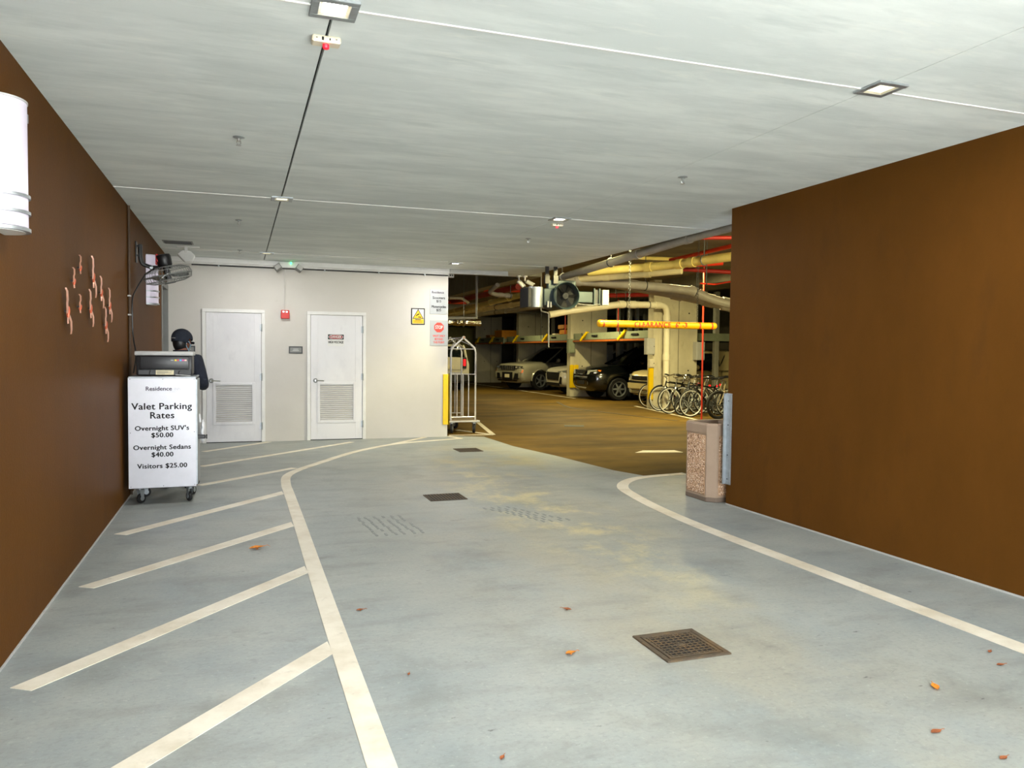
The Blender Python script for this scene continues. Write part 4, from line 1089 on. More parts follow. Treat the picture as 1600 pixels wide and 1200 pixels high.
def car(name, label, loc, rz, paint, st, gh, wx, wr_, spokes=5, rim_mat='galv', group=None, trim_col='black', flare=False, hub_dark=False):
    """front at x = 0 looking to -x, ground z = 0; st: stations (x, zb, zt, half width); gh: levels (z, x0, x1, half width)"""
    t = thing(name, label, 'car', loc, rz, group)
    mb = MB()
    rings = []
    for x, zb, zt, hw in st:
        rings.append([(x, y, (zb + zt) / 2 + z) for y, z in selli(hw, (zt - zb) / 2)])
    me = mb.loft(rings).mesh('body', 40)
    cut = []
    hw = max(s_[3] for s_ in st)
    for x in wx:
        c = MB().cyl((x, -hw - .2, wr_), (x, -hw + .26, wr_), wr_ * 1.16, n=32); cut.append(c.mesh('c', 0))
        c = MB().cyl((x, hw - .26, wr_), (x, hw + .2, wr_), wr_ * 1.16, n=32); cut.append(c.mesh('c', 0))
    me = bool_cut(me, cut)
    for p in me.polygons: p.use_smooth = True
    me.set_sharp_from_angle(angle=math.radians(34))
    me.materials.clear()
    link('body', me, paint, t, world=False)
    # greenhouse: glass block, painted roof and pillars
    rings = [[((x0 + x1) / 2 + px_, py_, z) for px_, py_ in selli((x1 - x0) / 2, w_, 24, 7)] for z, x0, x1, w_ in gh]
    MB().loft(rings).build('glasshouse', M['glass'], t, world=False, smooth=40)
    z, x0, x1, w_ = gh[-1]
    MB().loft([[((x0 + x1) / 2 + px_ * q, py_ * q, zz) for px_, py_ in selli((x1 - x0) / 2, w_, 24, 6)] for q, zz in ((1.02, z - .03), (1.03, z), (.98, z + .035), (.85, z + .055))]).build('roof', paint, t, world=False, smooth=50)
    for s_ in (-1, 1):
        zb_, xb0, xb1, wb_ = gh[0]
        for (f0, f1, r) in ((.004, .01, .032), (.40, .385, .03), (.72, .74, .035), (.985, .985, .05)):
            k0, k1 = .96 if f0 < .1 or f0 > .9 else 1.0, .96 if f0 < .1 or f0 > .9 else 1.0
            pts = []
            for z_, a0, a1, ww in gh: pts.append((a0 + (a1 - a0) * (f0 + (f1 - f0) * (z_ - zb_) / (z - zb_)), s_ * ww * k0, z_))
            MB().tube(pts, r, 6).build('pillar', paint if f0 < .1 or f0 > .9 else M['black'], t, world=False)
        xm = xb0 + .42
        m_ = MB().sph((xm, s_ * (hw + .10), gh[0][0] + .08), (.075, .11, .075), 12, 8).box((xm - .02, s_ * (hw - .06), gh[0][0] + .0), (xm + .03, s_ * (hw + .04), gh[0][0] + .05), .01)
        m_.build('side_mirror', paint, t, world=False)
        for xd in (wx[0] + .55, wx[0] + 1.55):
            if xd + .9 < wx[1] + .6:
                MB().box((xd + .78, s_ * (hw - .015), .98 * gh[0][0] - .10), (xd + .95, s_ * (hw + .022), .98 * gh[0][0] - .07), .008).build('door_handle', paint, t, world=False)
                MB().box((xd - .004, s_ * (hw - .012), .42), (xd + .004, s_ * (hw + .0015), gh[0][0] - .03)).build('door_seam', M['void'], t, world=False, smooth=0)
        MB().box((wx[0] + wr_ * 1.1, s_ * (hw - .05), .22), (wx[1] - wr_ * 1.1, s_ * (hw + .004), .33), .02).build('sill_trim', M[trim_col], t, world=False)
        for x in wx:
            mm = Matrix.Translation((x, s_ * (hw - .115), wr_)) @ Matrix.Rotation(-s_ * PI / 2, 4, 'X')
            wh = MB().lathe([(wr_ * .64, -.09), (wr_ * .92, -.10), (wr_, -.06), (wr_, .06), (wr_ * .92, .10), (wr_ * .66, .09), (wr_ * .64, .06), (wr_ * .64, -.09)], 32, mm).build('wheel', M['rubber'], t, world=False)
            MB().lathe([(0, -.02), (wr_ * .64, -.02), (wr_ * .64, -.04), (0, -.04)], 24, mm).build('wheel_well', M['void'], wh, world=False)
            rm = MB().lathe([(wr_ * .58, .02), (wr_ * .60, .085), (wr_ * .665, .092), (wr_ * .665, .06)], 32, mm)
            for k in range(spokes):
                q = mm @ Matrix.Rotation(2 * PI * k / spokes, 4, 'Z')
                rm.prism([(wr_ * .06, -wr_ * .10), (wr_ * .60, -wr_ * .06), (wr_ * .60, wr_ * .06), (wr_ * .06, wr_ * .10)], .03, q @ Matrix.Translation((0, 0, .045)), .006)
            rm.lathe([(0, .085), (wr_ * .13, .08), (wr_ * .16, .045), (0, .045)], 16, mm)
            rm.build('rim', M[rim_mat], wh, world=False)
            if flare: MB().tube([(x + wr_ * 1.17 * math.cos(a), s_ * (hw + .004), wr_ + wr_ * 1.17 * math.sin(a)) for a in (PI * k / 16 for k in range(17))], .022, 6).build('arch_trim', M[flare], t, world=False)
    return t

def face_part(t, name, poly, x, material, d=.03, tilt=0., parent=None):
    """a panel on the car's front: poly in (y, z), proud of x by d"""
    mm = Matrix(((0, 0, -1, x), (1, 0, 0, 0), (0, 1, 0, 0), (0, 0, 0, 1)))
    if tilt: mm = Matrix.Translation((0, 0, poly[0][1])) @ Matrix.Rotation(tilt, 4, 'Y') @ Matrix.Translation((0, 0, -poly[0][1])) @ mm
    return MB().prism(poly, d, mm, .004).build(name, material, parent or t, world=False, smooth=0)
def corner_part(t, name, s_, poly, c0, ang, material, d=.03):
    """a lamp that wraps the corner: poly in (along, z), c0 = (x, y) start, ang = heading from -y sideways"""
    ca, sa = math.cos(ang), math.sin(ang)
    mm = Matrix(((sa, 0, -ca, c0[0]), (s_ * ca, 0, s_ * sa, s_ * c0[1]), (0, 1, 0, 0), (0, 0, 0, 1)))
    return MB().prism(poly, d, mm, .004).build(name, material, t, world=False, smooth=0)

# pale silver off-roader at the far bay
FX = 10.15
suv = car('car', 'pale silver off-road car with slotted grille, nose out, farthest on the left', (FX, 29.4, 0), .28, M['car_silver'],
          [(.0, .50, .86, .78), (.03, .44, .98, .84), (.12, .30, 1.06, .90), (.40, .27, 1.09, .95), (.95, .26, 1.13, .97), (1.45, .26, 1.15, .97), (3.2, .27, 1.16, .97), (4.5, .30, 1.13, .95), (4.78, .42, 1.05, .88)],
          [(1.12, 1.30, 4.55, .88), (1.30, 1.62, 4.48, .82), (1.55, 2.02, 4.38, .73), (1.72, 2.32, 4.22, .66)], (.92, 3.86), .385, 5, flare='car_silver')
face_part(suv, 'grille_panel', [(-.46, .80), (.46, .80), (.50, .98), (-.50, .98)], .005, M['black'], .03)
for k in range(7): face_part(suv, 'grille_slot', [(-.39 + k * .125 - .022, .815), (-.39 + k * .125 + .022, .815), (-.39 + k * .125 + .022, .965), (-.39 + k * .125 - .022, .965)], -.022, M['chrome'], .012)
face_part(suv, 'bumper', [(-.82, .50), (.82, .50), (.84, .74), (-.84, .74)], .02, M['car_silver'], .05)
face_part(suv, 'centre_intake', [(-.34, .42), (.34, .42), (.36, .72), (-.36, .72)], -.022, M['black'], .02)
face_part(suv, 'plate', [(-.16, .50), (.16, .50), (.16, .64), (-.16, .64)], -.04, M['paper'], .012)
face_part(suv, 'lower_trim', [(-.66, .36), (.66, .36), (.70, .42), (-.70, .42)], -.012, M['chrome'], .02)
for s_ in (-1, 1):
    corner_part(suv, 'headlight', s_, [(.0, .86), (.36, .88), (.42, .97), (.0, .98)], (-.025, .50), .28, M['black'], .03)
    corner_part(suv, 'lamp_lens', s_, [(.06, .89), (.16, .89), (.16, .95), (.06, .95)], (-.045, .50), .28, M['headlight'], .02)
    corner_part(suv, 'lamp_lens', s_, [(.22, .895), (.33, .90), (.36, .955), (.22, .95)], (-.045, .50), .28, M['headlight'], .02)
    corner_part(suv, 'side_intake', s_, [(.0, .44), (.26, .44), (.30, .68), (.06, .68)], (-.028, .46), .10, M['black'], .03)
    corner_part(suv, 'marker_lamp', s_, [(.0, .70), (.07, .70), (.12, .82), (.05, .82)], (.04, .82), 1.0, M['amber'], .05)

# white crossover next to it
wc = car('car', 'white crossover with slim lamps, nose out beside the yellow column guard', (10.86, 26.4, 0), 0, M['car_white'],
         [(.0, .42, .78, .70), (.04, .32, .90, .78), (.15, .26, .96, .84), (.45, .25, 1.01, .90), (.95, .25, 1.06, .92), (1.35, .25, 1.08, .92), (3.2, .26, 1.09, .92), (4.2, .30, 1.08, .90), (4.45, .42, 1.0, .82)],
         [(1.05, 1.15, 4.2, .84), (1.25, 1.52, 4.12, .78), (1.48, 2.0, 3.95, .69), (1.60, 2.28, 3.7, .63)], (.88, 3.55), .35, 5)
face_part(wc, 'grille', [(-.52, .52), (.52, .52), (.62, .80), (-.62, .80)], .0, M['black'], .025)
face_part(wc, 'lower_intake', [(-.60, .30), (.60, .30), (.55, .42), (-.55, .42)], .02, M['black'], .03)
for s_ in (-1, 1):
    corner_part(wc, 'headlight', s_, [(.0, .78), (.42, .82), (.50, .90), (.02, .84)], (-.015, .52), .45, M['headlight'], .03)
    corner_part(wc, 'marker_lamp', s_, [(.0, .84), (.10, .86), (.12, .91), (.02, .89)], (.16, .80), .95, M['amber'], .04)
    corner_part(wc, 'air_vent', s_, [(.0, .40), (.12, .38), (.15, .62), (.05, .66)], (.00, .62), .40, M['black'], .035)

# black SUV in the middle bay
bs = car('car', 'glossy black SUV, nose out in the bay left of the bicycles', (10.48, 23.1, 0), 0, M['car_black'],
         [(.0, .48, .80, .62), (.05, .40, .94, .74), (.18, .28, 1.02, .84), (.50, .26, 1.08, .91), (1.0, .25, 1.14, .94), (1.45, .25, 1.17, .94), (3.2, .26, 1.18, .94), (4.35, .30, 1.15, .92), (4.65, .42, 1.05, .84)],
         [(1.13, 1.25, 4.45, .86), (1.32, 1.60, 4.38, .80), (1.56, 2.05, 4.25, .70), (1.72, 2.36, 4.05, .64)], (.93, 3.65), .365, 6, 'galv')
for s_ in (-1, 1):
    bs_v = MB().tube([(-.012, s_ * .02, .83), (-.010, s_ * .22, .845), (.02, s_ * .40, .965)], .014, 6); bs_v.build('grille_trim', M['chrome'], bs, world=False)
    corner_part(bs, 'headlight', s_, [(.0, .82), (.34, .86), (.38, .98), (.04, .96)], (.015, .48), .62, M['headlight'], .05)
    corner_part(bs, 'marker_lamp', s_, [(.0, .87), (.09, .88), (.11, .97), (.02, .97)], (.26, .735), .95, M['amber'], .05)
    corner_part(bs, 'fog_lamp', s_, [(.0, .50), (.12, .50), (.12, .60), (.0, .60)], (.03, .50), .5, M['headlight'], .04)
face_part(bs, 'grille', [(-.30, .82), (.30, .82), (.42, .96), (-.42, .96)], .012, M['void'], .015)
face_part(bs, 'plate_recess', [(-.26, .50), (.26, .50), (.28, .62), (-.28, .62)], .0, M['void'], .012)
face_part(bs, 'bumper_trim', [(-.50, .735), (.50, .735), (.50, .752), (-.50, .752)], -.002, M['galv'], .012)
# gold boxy car behind the bicycles
gc = car('car', 'boxy gold car behind the bicycles, nose out by the concrete column', (11.25, 20.55, 0), 0, M['car_gold'],
         [(.0, .36, .74, .70), (.04, .28, .88, .78), (.14, .24, .98, .82), (.40, .24, 1.03, .84), (.80, .24, 1.06, .85), (1.0, .24, 1.07, .85), (3.2, .24, 1.08, .85), (3.85, .28, 1.08, .84), (3.98, .40, 1.02, .82)],
         [(1.04, .92, 3.92, .83), (1.25, 1.18, 3.92, .80), (1.45, 1.42, 3.90, .76), (1.58, 1.60, 3.86, .72)], (.72, 3.25), .32, 6)
face_part(gc, 'grille', [(-.48, .72), (.48, .72), (.48, .84), (-.48, .84)], .005, M['black'], .02)
face_part(gc, 'grille_bar', [(-.10, .755), (.10, .755), (.10, .80), (-.10, .80)], -.012, M['chrome'], .012)
face_part(gc, 'bumper', [(-.70, .46), (.70, .46), (.72, .62), (-.72, .62)], .02, M['car_gold'], .05)
face_part(gc, 'middle_slot', [(-.68, .625), (.68, .625), (.68, .69), (-.68, .69)], .0, M['black'], .02)
face_part(gc, 'lower_intake', [(-.50, .30), (.50, .30), (.50, .42), (-.50, .42)], .01, M['black'], .025)
for k in (.335, .375): face_part(gc, 'intake_bar', [(-.50, k), (.50, k), (.50, k + .015), (-.50, k + .015)], -.012, M['car_gold'], .012)
for s_ in (-1, 1):
    corner_part(gc, 'headlight', s_, [(.0, .70), (.20, .70), (.22, .88), (.0, .88)], (.0, .52), .35, M['headlight'], .03)
    corner_part(gc, 'fog_lamp', s_, [(.0, .33), (.12, .33), (.12, .46), (.0, .46)], (.0, .56), .35, M['headlight'], .03)
    # painted rear quarter that frames the rounded window
    q_ = MB()
    out = [(3.93, 1.02), (3.93, 1.50), (3.80, 1.585), (1.62, 1.585), (1.62, 1.53), (1.95, 1.53), (2.12, 1.47), (2.20, 1.34), (2.20, 1.18), (2.10, 1.08), (1.90, 1.04), (1.90, 1.02)]
    P_ = lambda x, z, d: (x, s_ * (.865 - .19 * (z - 1.02) + d), z)
    fa = [q_.bm.verts.new(P_(x, z, 0)) for x, z in out]
    fb = [q_.bm.verts.new(P_(x, z, -.06)) for x, z in out]
    q_.bm.faces.new(fa); q_.bm.faces.new(fb[::-1])
    for k in range(len(out)): q_.bm.faces.new((fa[k], fa[(k + 1) % len(out)], fb[(k + 1) % len(out)], fb[k]))
    q_.build('rear_quarter', M['car_gold'], gc, world=False, smooth=0)
# white car at the lane end, seen from behind
wv = car('car', 'white car seen from behind through the luggage cart, red tail lamp lit', (7.52, 33.4, 0), -PI / 2, M['car_white'],
         [(.0, .42, .86, .72), (.05, .34, .96, .80), (.2, .27, 1.02, .88), (.9, .26, 1.10, .92), (1.4, .26, 1.12, .92), (3.4, .27, 1.14, .92), (4.25, .30, 1.20, .92), (4.40, .36, 1.30, .90)],
         [(1.10, 1.2, 4.35, .86), (1.35, 1.6, 4.33, .82), (1.60, 2.0, 4.28, .78), (1.74, 2.2, 4.2, .74)], (.88, 3.5), .36, 5)
for s_ in (-1, 1):
    MB().box((4.36, s_ * .70 - .09, .86), (4.44, s_ * .70 + .09, 1.30), .02).build('tail_surround', M['black'], wv, world=False)
    MB().box((4.43, s_ * .70 - .05, .96), (4.46, s_ * .70 + .05, 1.22), .015).build('tail_lamp', M['tail_red'], wv, world=False)
MB().box((4.37, -.84, .34), (4.46, .84, .66), .03).build('rear_bumper', M['black'], wv, world=False)
MB().box((4.385, -.26, .86), (4.42, .26, 1.0), .006).build('plate', M['paper'], wv, world=False)
MB().box((4.38, -.70, .80), (4.405, .70, .812)).build('tailgate_seam', M['void'], wv, world=False)

# ================================================================ BICYCLES
def bicycle(label, loc, rz, rim, frame, wheel_r=.335, tyre=.017, low=False, bar='cruiser', seat_z=.92, lean=.0):
    t = thing('bicycle', label, 'bicycle', loc, rz, 'bicycles parked in a row')
    r = wheel_r
    xf, xr = -.52, .50
    for x in (xf, xr):
        wh = MB().torus((x, 0, r), r - tyre, tyre, (0, 1, 0), 36, 8).build('wheel', M['rubber'], t, world=False)
        MB().torus((x, 0, r), r - tyre * 2.1, .016, (0, 1, 0), 36, 6).build('rim', rim, wh, world=False)
        sp = MB()
        for k in range(14):
            a = 2 * PI * k / 14
            sp.cyl((x + .02 * math.cos(a + .8), .02 * (-1) ** k, r + .02 * math.sin(a + .8)), (x + (r - .035) * math.cos(a), 0, r + (r - .035) * math.sin(a)), .0014, n=4, caps=False)
        sp.build('spokes', M['galv'], wh, world=False)
        MB().cyl((x, -.045, r), (x, .045, r), .020, n=10).build('hub', M['steel'], wh, world=False)
    bb, ht, hb_, st_ = (-.02, 0, .29), (-.33, 0, .80), (-.36, 0, .68), (.17, 0, .76)
    f = MB().tube([hb_, bb], .019, 8)
    f.tube([(-.34, 0, .76), (.145 if not low else .10, 0, .70 if not low else .50)], .016, 8).tube([bb, st_], .017, 8).tube([hb_, ht], .021, 8)
    for s_ in (-1, 1):
        f.tube([bb, (xr, s_ * .06, r)], .010, 6).tube([(.15, s_ * .012, .69), (xr, s_ * .06, r)], .009, 6)
    f.build('frame', frame, t, world=False)
    fk = MB()
    for s_ in (-1, 1): fk.tube([(-.362, s_ * .03, .67), (-.40, s_ * .05, .60), (-.47, s_ * .05, .44), (xf, s_ * .05, r)], .011, 6, bend=.05)
    fk.build('fork', frame, t, world=False)
    MB().tube([ht, (-.318, 0, .86), (-.36, 0, .90)], .014, 8).build('stem', M['steel'], t, world=False)
    hbm = MB()
    if bar == 'cruiser':
        hbm.tube([(-.05, -.30, .93), (-.22, -.29, .98), (-.36, -.12, .93), (-.38, 0, .90), (-.36, .12, .93), (-.22, .29, .98), (-.05, .30, .93)], .011, 8, bend=.07)
    else:
        hbm.tube([(-.30, -.30, .95), (-.36, -.10, .90), (-.36, .10, .90), (-.30, .30, .95)], .012, 8, bend=.05)
    hbm.build('handlebar', M['chrome'], t, world=False)
    gx = (-.05, -.17, .93, .965) if bar == 'cruiser' else (-.295, -.325, .952, .93)
    for s_ in (-1, 1): MB().cyl((gx[0], s_ * .30, gx[2]), (gx[1], s_ * (.295 if bar == 'cruiser' else .20), gx[3]), .017, n=8).build('grip', M['rubber'], t, world=False)
    MB().tube([st_, (.215, 0, seat_z - .02)], .013, 8).build('seat_post', M['steel'], t, world=False)
    sd = MB()
    sd.loft([[(x, w_ * math.cos(a), seat_z + h0 + .028 * math.sin(a)) for a in (2 * PI * k / 10 for k in range(10))] for x, w_, h0 in ((.04, .012, -.012), (.08, .024, .0), (.18, .040, .0), (.27, .095, .012), (.34, .090, .02), (.36, .05, .012))])
    sd.build('saddle', M['black'], t, world=False)
    cr = MB().cyl((-.02, -.05, .29), (-.02, -.056, .29), .09, n=20).cyl((-.02, -.06, .29), (-.02, .06, .29), .018, n=8)
    cr.tube([(-.02, -.065, .29), (.07, -.075, .15)], .010, 6).tube([(-.02, .065, .29), (-.11, .075, .43)], .010, 6)
    cr.build('crankset', M['darkgray'], t, world=False)
    for q in ((.07, -.12, .15), (-.11, .12, .43)): MB().box((q[0] - .04, q[1] - .04, q[2] - .012), (q[0] + .04, q[1] + .04, q[2] + .012), .005).build('pedal', M['black'], t, world=False)
    MB().tube([(-.02, -.053, .375), (xr, -.05, r + .04)], .005, 5).tube([(-.02, -.053, .205), (xr, -.05, r - .04)], .005, 5).build('chain', M['darkgray'], t, world=False)
    MB().box((xr + .12, -.03, r + .34), (xr + .15, .03, r + .39), .008).build('rear_reflector', M['tail_red'], t, world=False)
    MB().tube([(.30, -.03, .30), (.34, -.16, .01)], .008, 6).build('kickstand', M['steel'], t, world=False)
    return t
b0 = bicycle('black bicycle with pale rims, leftmost of the row, in front of the gold car', (11.27, 19.15, 0), .05, M['rim_white'], M['car_black'])
def again(label, loc, rz):
    c = copy_tree(b0, label); c.location = loc; c.rotation_euler = (0, 0, rz)
again('black bicycle with pale rims, second from the left of the row', (11.24, 18.42, 0), -.03)
again('black bicycle with pale rims, third from the left, front wheel out in the lane', (10.92, 17.92, 0), .03)
again('black bicycle with pale rims, fourth from the left, front wheel set back', (11.34, 17.50, 0), .02)
again('black bicycle with pale rims, fifth of the row, front wheel far out in the lane', (10.72, 17.08, 0), -.02)
again('black bicycle with pale rims, the last before the fat tyred bicycle', (10.68, 16.05, 0), .0)
again('black bicycle turned the other way, behind the sixth bicycle of the row', (12.10, 16.95, 0), PI + .03)
again('black bicycle turned the other way, behind the fat tyred bicycle', (11.95, 15.75, 0), PI - .04)
bicycle('tan framed low bicycle with pale rims, sixth of the row, set back', (11.32, 16.74, 0), .04, M['rim_white'], M['bike_tan'], low=True, bar='flat')
bicycle('small wheeled black bicycle between the pale rimmed ones', (10.72, 16.50, 0), -.02, M['galv'], M['darkgray'], wheel_r=.22, tyre=.02, low=True, bar='flat')
bicycle('tan framed bicycle with fat black tyres, nearest the brown wall', (10.98, 15.40, 0), .06, M['darkgray'], M['bike_tan'], tyre=.030, low=True, bar='flat')

# ================================================================ PARKING LIFTS
def lift(y0, y1, label, x0=10.70, x1=15.2, z=1.90):
    t = thing('parking_lift', label, 'parking lift', ((x0 + x1) / 2, (y0 + y1) / 2, 0))
    MB().box((x0 + .05, y0 + .1, z), (x1, y1 - .1, z + .05)).build('deck', M['darkgray'], t, smooth=0)
    MB().box((x0, y0, z - .03), (x0 + .08, y1, z + .03), .006).build('front_edge', M['lift_orange'], t, smooth=0)
    MB().box((x0 + .10, y0, z + .03), (x0 + .14, y1, z + .26), .004).build('front_kerb', M['lift_green'], t, smooth=0)
    for y in (y0, y1 - .14): MB().box((x0 + .1, y, z - .02), (x1, y + .14, z + .20), .01).build('side_beam', M['lift_green'], t, smooth=0)
    n = 2
    for k in range(2):
        ys_ = y0 + (y1 - y0) * (k + .5) / n
        # two yellow ramp plates a bay, folded up at the edge
        mm = Matrix.Translation((x0 + .02, ys_ + .55, z + .02)) @ Matrix.Rotation(.30, 4, 'Z') @ Matrix.Rotation(.85, 4, 'X')
        MB().box((-.06, -.05, 0), (.06, .03, .42), .01, mtx=mm).build('ramp_plate', M['yellow'], t, smooth=0)
        MB().tube([(x0 + .04, ys_ + .40, z + .01), (x0 + .02, ys_ + .50, z + .26)], .02, 6).build('ramp_arm', M['darkgray'], t)
        MB().box((x0 + .06, ys_ - .55, z + .13), (x0 + .10, ys_ - .15, z + .19), .01).build('lock_catch', M['black'], t, smooth=0)
    for (x, y) in ((x0 + 2.2, y0 + .08), (x0 + 2.2, y1 - .08), (x0 + 4.42, y0 + .08), (x0 + 4.42, y1 - .08)):
        MB().box((x - .07, y - .07, 0), (x + .07, y + .07, 3.3), .01).build('post', M['beam_gray'], t, smooth=0)
    return t
lift(19.05, 24.45, 'parking lift platform over the gold car and the black SUV')
lift(24.95, 31.55, 'parking lift platform over the white crossover and the silver off-roader', 10.72)
lift(32.05, 36.5, 'farthest parking lift platform carrying the orange crate', 10.74)
t = lift(12.8, 18.4, 'parking lift platform behind the bicycles, right of the concrete column', 12.95, 16.4)

for x, y, wd, lb, mm in ((12.62, 24.70, .10, 'narrow cream steel post above the black SUV', M['cream']), (13.36, 24.70, .13, 'broad white steel post above the black SUV', M['white']), (13.70, 24.70, .15, 'grey steel post right of the broad white one', M['beam_gray'])):
    t = thing('steel_post', lb, 'post', (x, y, 0))
    MB().box((x - wd / 2, y - .05, .012), (x + wd / 2, y + .05, 3.5), .008).build('shaft', mm, t, smooth=0)
    MB().box((x - wd / 2 - .06, y - .10, 0), (x + wd / 2 + .06, y + .10, .013), .002).build('base_plate', M['galv'], t, smooth=0)
def crate(name, label, lo, hi, material, cat='box', lid=True, group=None):
    t = thing(name, label, cat, ((lo[0] + hi[0]) / 2, (lo[1] + hi[1]) / 2, lo[2]), group=group)
    MB().box(lo, (hi[0], hi[1], hi[2] - .03), .008).build('body', material, t, smooth=0)
    if lid:
        MB().box((lo[0] - .015, lo[1] - .015, hi[2] - .035), (hi[0] + .015, hi[1] + .015, hi[2]), .008).build('lid', material, t, smooth=0)
        for y in (lo[1] - .012,): MB().box(((lo[0] + hi[0]) / 2 - .08, y - .01, hi[2] - .12), ((lo[0] + hi[0]) / 2 + .08, y + .012, hi[2] - .09), .004).build('handle', material, t, smooth=0)
    return t
crate('crate', 'wide orange crate on the farthest lift platform', (10.60 + .35, 32.6, 1.951), (11.90, 33.6, 2.48), M['bin_orange'])
crate('carton', 'low brown carton at the bottom of the stack on the middle lift', (10.95, 25.6, 1.951), (11.55, 26.2, 2.17), M['carton'], lid=False)
crate('carton', 'tilted brown carton in the middle of the stack on the middle lift', (10.97, 25.62, 2.172), (11.50, 26.1, 2.36), M['bin_orange'], lid=False)
crate('carton', 'flat orange carton on top of the stack on the middle lift', (10.93, 25.6, 2.362), (11.53, 26.15, 2.54), M['carton'], lid=False)
crate('carton', 'small white carton on the lift deck, left of the brown stack', (10.90, 26.32, 1.951), (11.12, 26.6, 2.24), M['paper'], lid=False)
crate('crate', 'dark crate with white cloth beside the orange crate', (10.95, 34.3, 1.951), (11.35, 34.9, 2.30), M['carton'])

# column guards and boxes
def col_guard(x, y, z0, z1, label, single=False):
    t = thing('column_guard', label, 'column guard', (x, y, (z0 + z1) / 2))
    for dx in ((0,) if single else (-.09, .09)): MB().box((x + dx - .07, y - .07, z0), (x + dx + .07, y + .0, z1), .02).build('bumper', M['yellow'], t)
    bw = .06 if single else .15
    MB().box((x - bw, y - .015, z0 + .02), (x + bw, y + .03, z1 - .02)).build('backing', M['yellow'], t, smooth=0)
col_guard(10.84, 24.478, .30, 1.10, 'yellow guard on the column between the white crossover and the black SUV')
col_guard(10.50, 18.60, .25, 1.12, 'yellow guard on the column behind the leftmost bicycle', True)
def ebox(name, label, lo, hi, material, cat='electrical box'):
    t = thing(name, label, cat, ((lo[0] + hi[0]) / 2, hi[1], (lo[2] + hi[2]) / 2))
    MB().box(lo, hi, .008).build('housing', material, t, smooth=0)
    MB().box((lo[0] + .015, lo[1] - .012, lo[2] + .02), (hi[0] - .015, lo[1] + .002, hi[2] - .02), .004).build('cover', material, t, smooth=0)
    MB().cyl((hi[0] - .035, lo[1] - .012, (lo[2] + hi[2]) / 2), (hi[0] - .035, lo[1] - .022, (lo[2] + hi[2]) / 2), .012, n=8).build('knob', M['darkgray'], t)
ebox('electrical_box', 'grey control box high on the column by the black SUV nose', (10.56, 24.30, 1.50), (10.80, 24.478, 1.98), M['lift_green'])
ebox('electrical_box', 'tall grey control box on the column over the leftmost bicycle', (10.32, 18.50, 1.48), (10.57, 18.66, 1.92), M['ltgray'])
ebox('electrical_box', 'small white junction box below the tall grey one on the column', (10.42, 18.50, 1.13), (10.57, 18.62, 1.36), M['cream'])
ebox('electrical_box', 'light grey electrical box at the right edge of the concrete column', (11.80, 18.40, 1.34), (12.06, 18.598, 1.84), M['ltgray'])
ebox('electrical_box', 'grey box behind the windscreen of the black SUV', (12.1, 24.52, 1.15), (12.36, 24.8, 1.80), M['gray'])

# far doors and foil duct at the end of the lane
t = thing('cabinet', 'tall olive green double door cabinet at the far end of the lane', 'cabinet', (10.0, 38.6, 0))
MB().box((9.0, 38.3, 0), (11.6, 38.9, 2.75), .01).build('body', M['olive'], t, smooth=0)
for x0 in (9.06, 9.92, 10.78):
    d_ = MB().box((x0, 38.27, .08), (x0 + .80, 38.3, 2.66), .008).build('door', M['olive'], t, smooth=0)
    MB().box((x0 + .68, 38.235, 1.1), (x0 + .71, 38.275, 1.3), .006).build('handle', M['darkgray'], d_)

# ================================================================ PIPES UNDER THE GARAGE CEILING
def pipe(name, label, pts, r, material, collars=(), bend=None, hangers=(), n=12, cat='pipe', collar_mat=None):
    P = [Vector(p) for p in pts]
    t = thing(name, label, cat, tuple(P[0]))
    MB().tube(P, r, n, bend=bend if bend is not None else r * 2.2).build('pipe_run', material, t)
    for i, f in collars:
        a, b = P[i], P[i + 1]
        c, d = a.lerp(b, f), (b - a).normalized()
        MB().cyl(c - d * r * .9, c + d * r * .9, r * 1.16, n=n + 4).build('collar', collar_mat or material, t)
    for i, f in hangers:
        c = P[i].lerp(P[i + 1], f)
        d = (P[i + 1] - P[i]).normalized()
        MB().torus(c, r * 1.06, .010, d, 18, 5).cyl(c + Vector((0, 0, r)), (c.x, c.y, 3.5), .008, n=6).build('hanger', M['darkgray'], t)
    return t
pipe('drain_pipe', 'grey drain pipe running along the ceiling edge above the garage entry', [(5.95, 7.62, 3.02), (5.44, 7.70, 3.00), (5.42, 8.57, 2.985), (5.42, 9.89, 2.935), (5.42, 12.75, 2.845), (5.62, 13.35, 2.84), (5.95, 13.6, 2.885)], .062, M['pvc_gray'],
     collars=((2, .1), (3, .05), (4, .05), (4, .6)), hangers=((3, .35), (4, .4)), bend=.14)
pipe('drain_pipe', 'light grey drain pipe crossing behind the round fan, with an elbow', [(5.80, 13.55, 2.87), (7.41, 13.6, 2.84), (8.60, 13.6, 2.77), (8.95, 13.45, 2.60), (9.30, 13.3, 2.50)], .085, M['pvc_gray'], collars=((0, .15), (2, .0), (2, .5)), hangers=((1, .1), (2, .2)), bend=.16)
pipe('drain_pipe', 'thick grey drain pipe low on the right, behind the elbow', [(6.6, 15.2, 3.12), (7.41, 15.0, 3.02), (8.51, 14.5, 2.83), (9.26, 14.2, 2.66), (10.2, 13.9, 2.46)], .125, M['pvc_gray'], collars=((2, .3), (3, .1), (3, .5)), bend=.2)
pipe('drain_pipe', 'bright cream drain pipe rising to the right under the ceiling', [(5.9, 12.7, 2.94), (6.17, 12.2, 2.95), (6.69, 11.2, 2.955), (7.15, 9.6, 2.99)], .070, M['pvc_yellow'], collars=((2, .1), (2, .25), (1, .6)), hangers=((2, .4),))
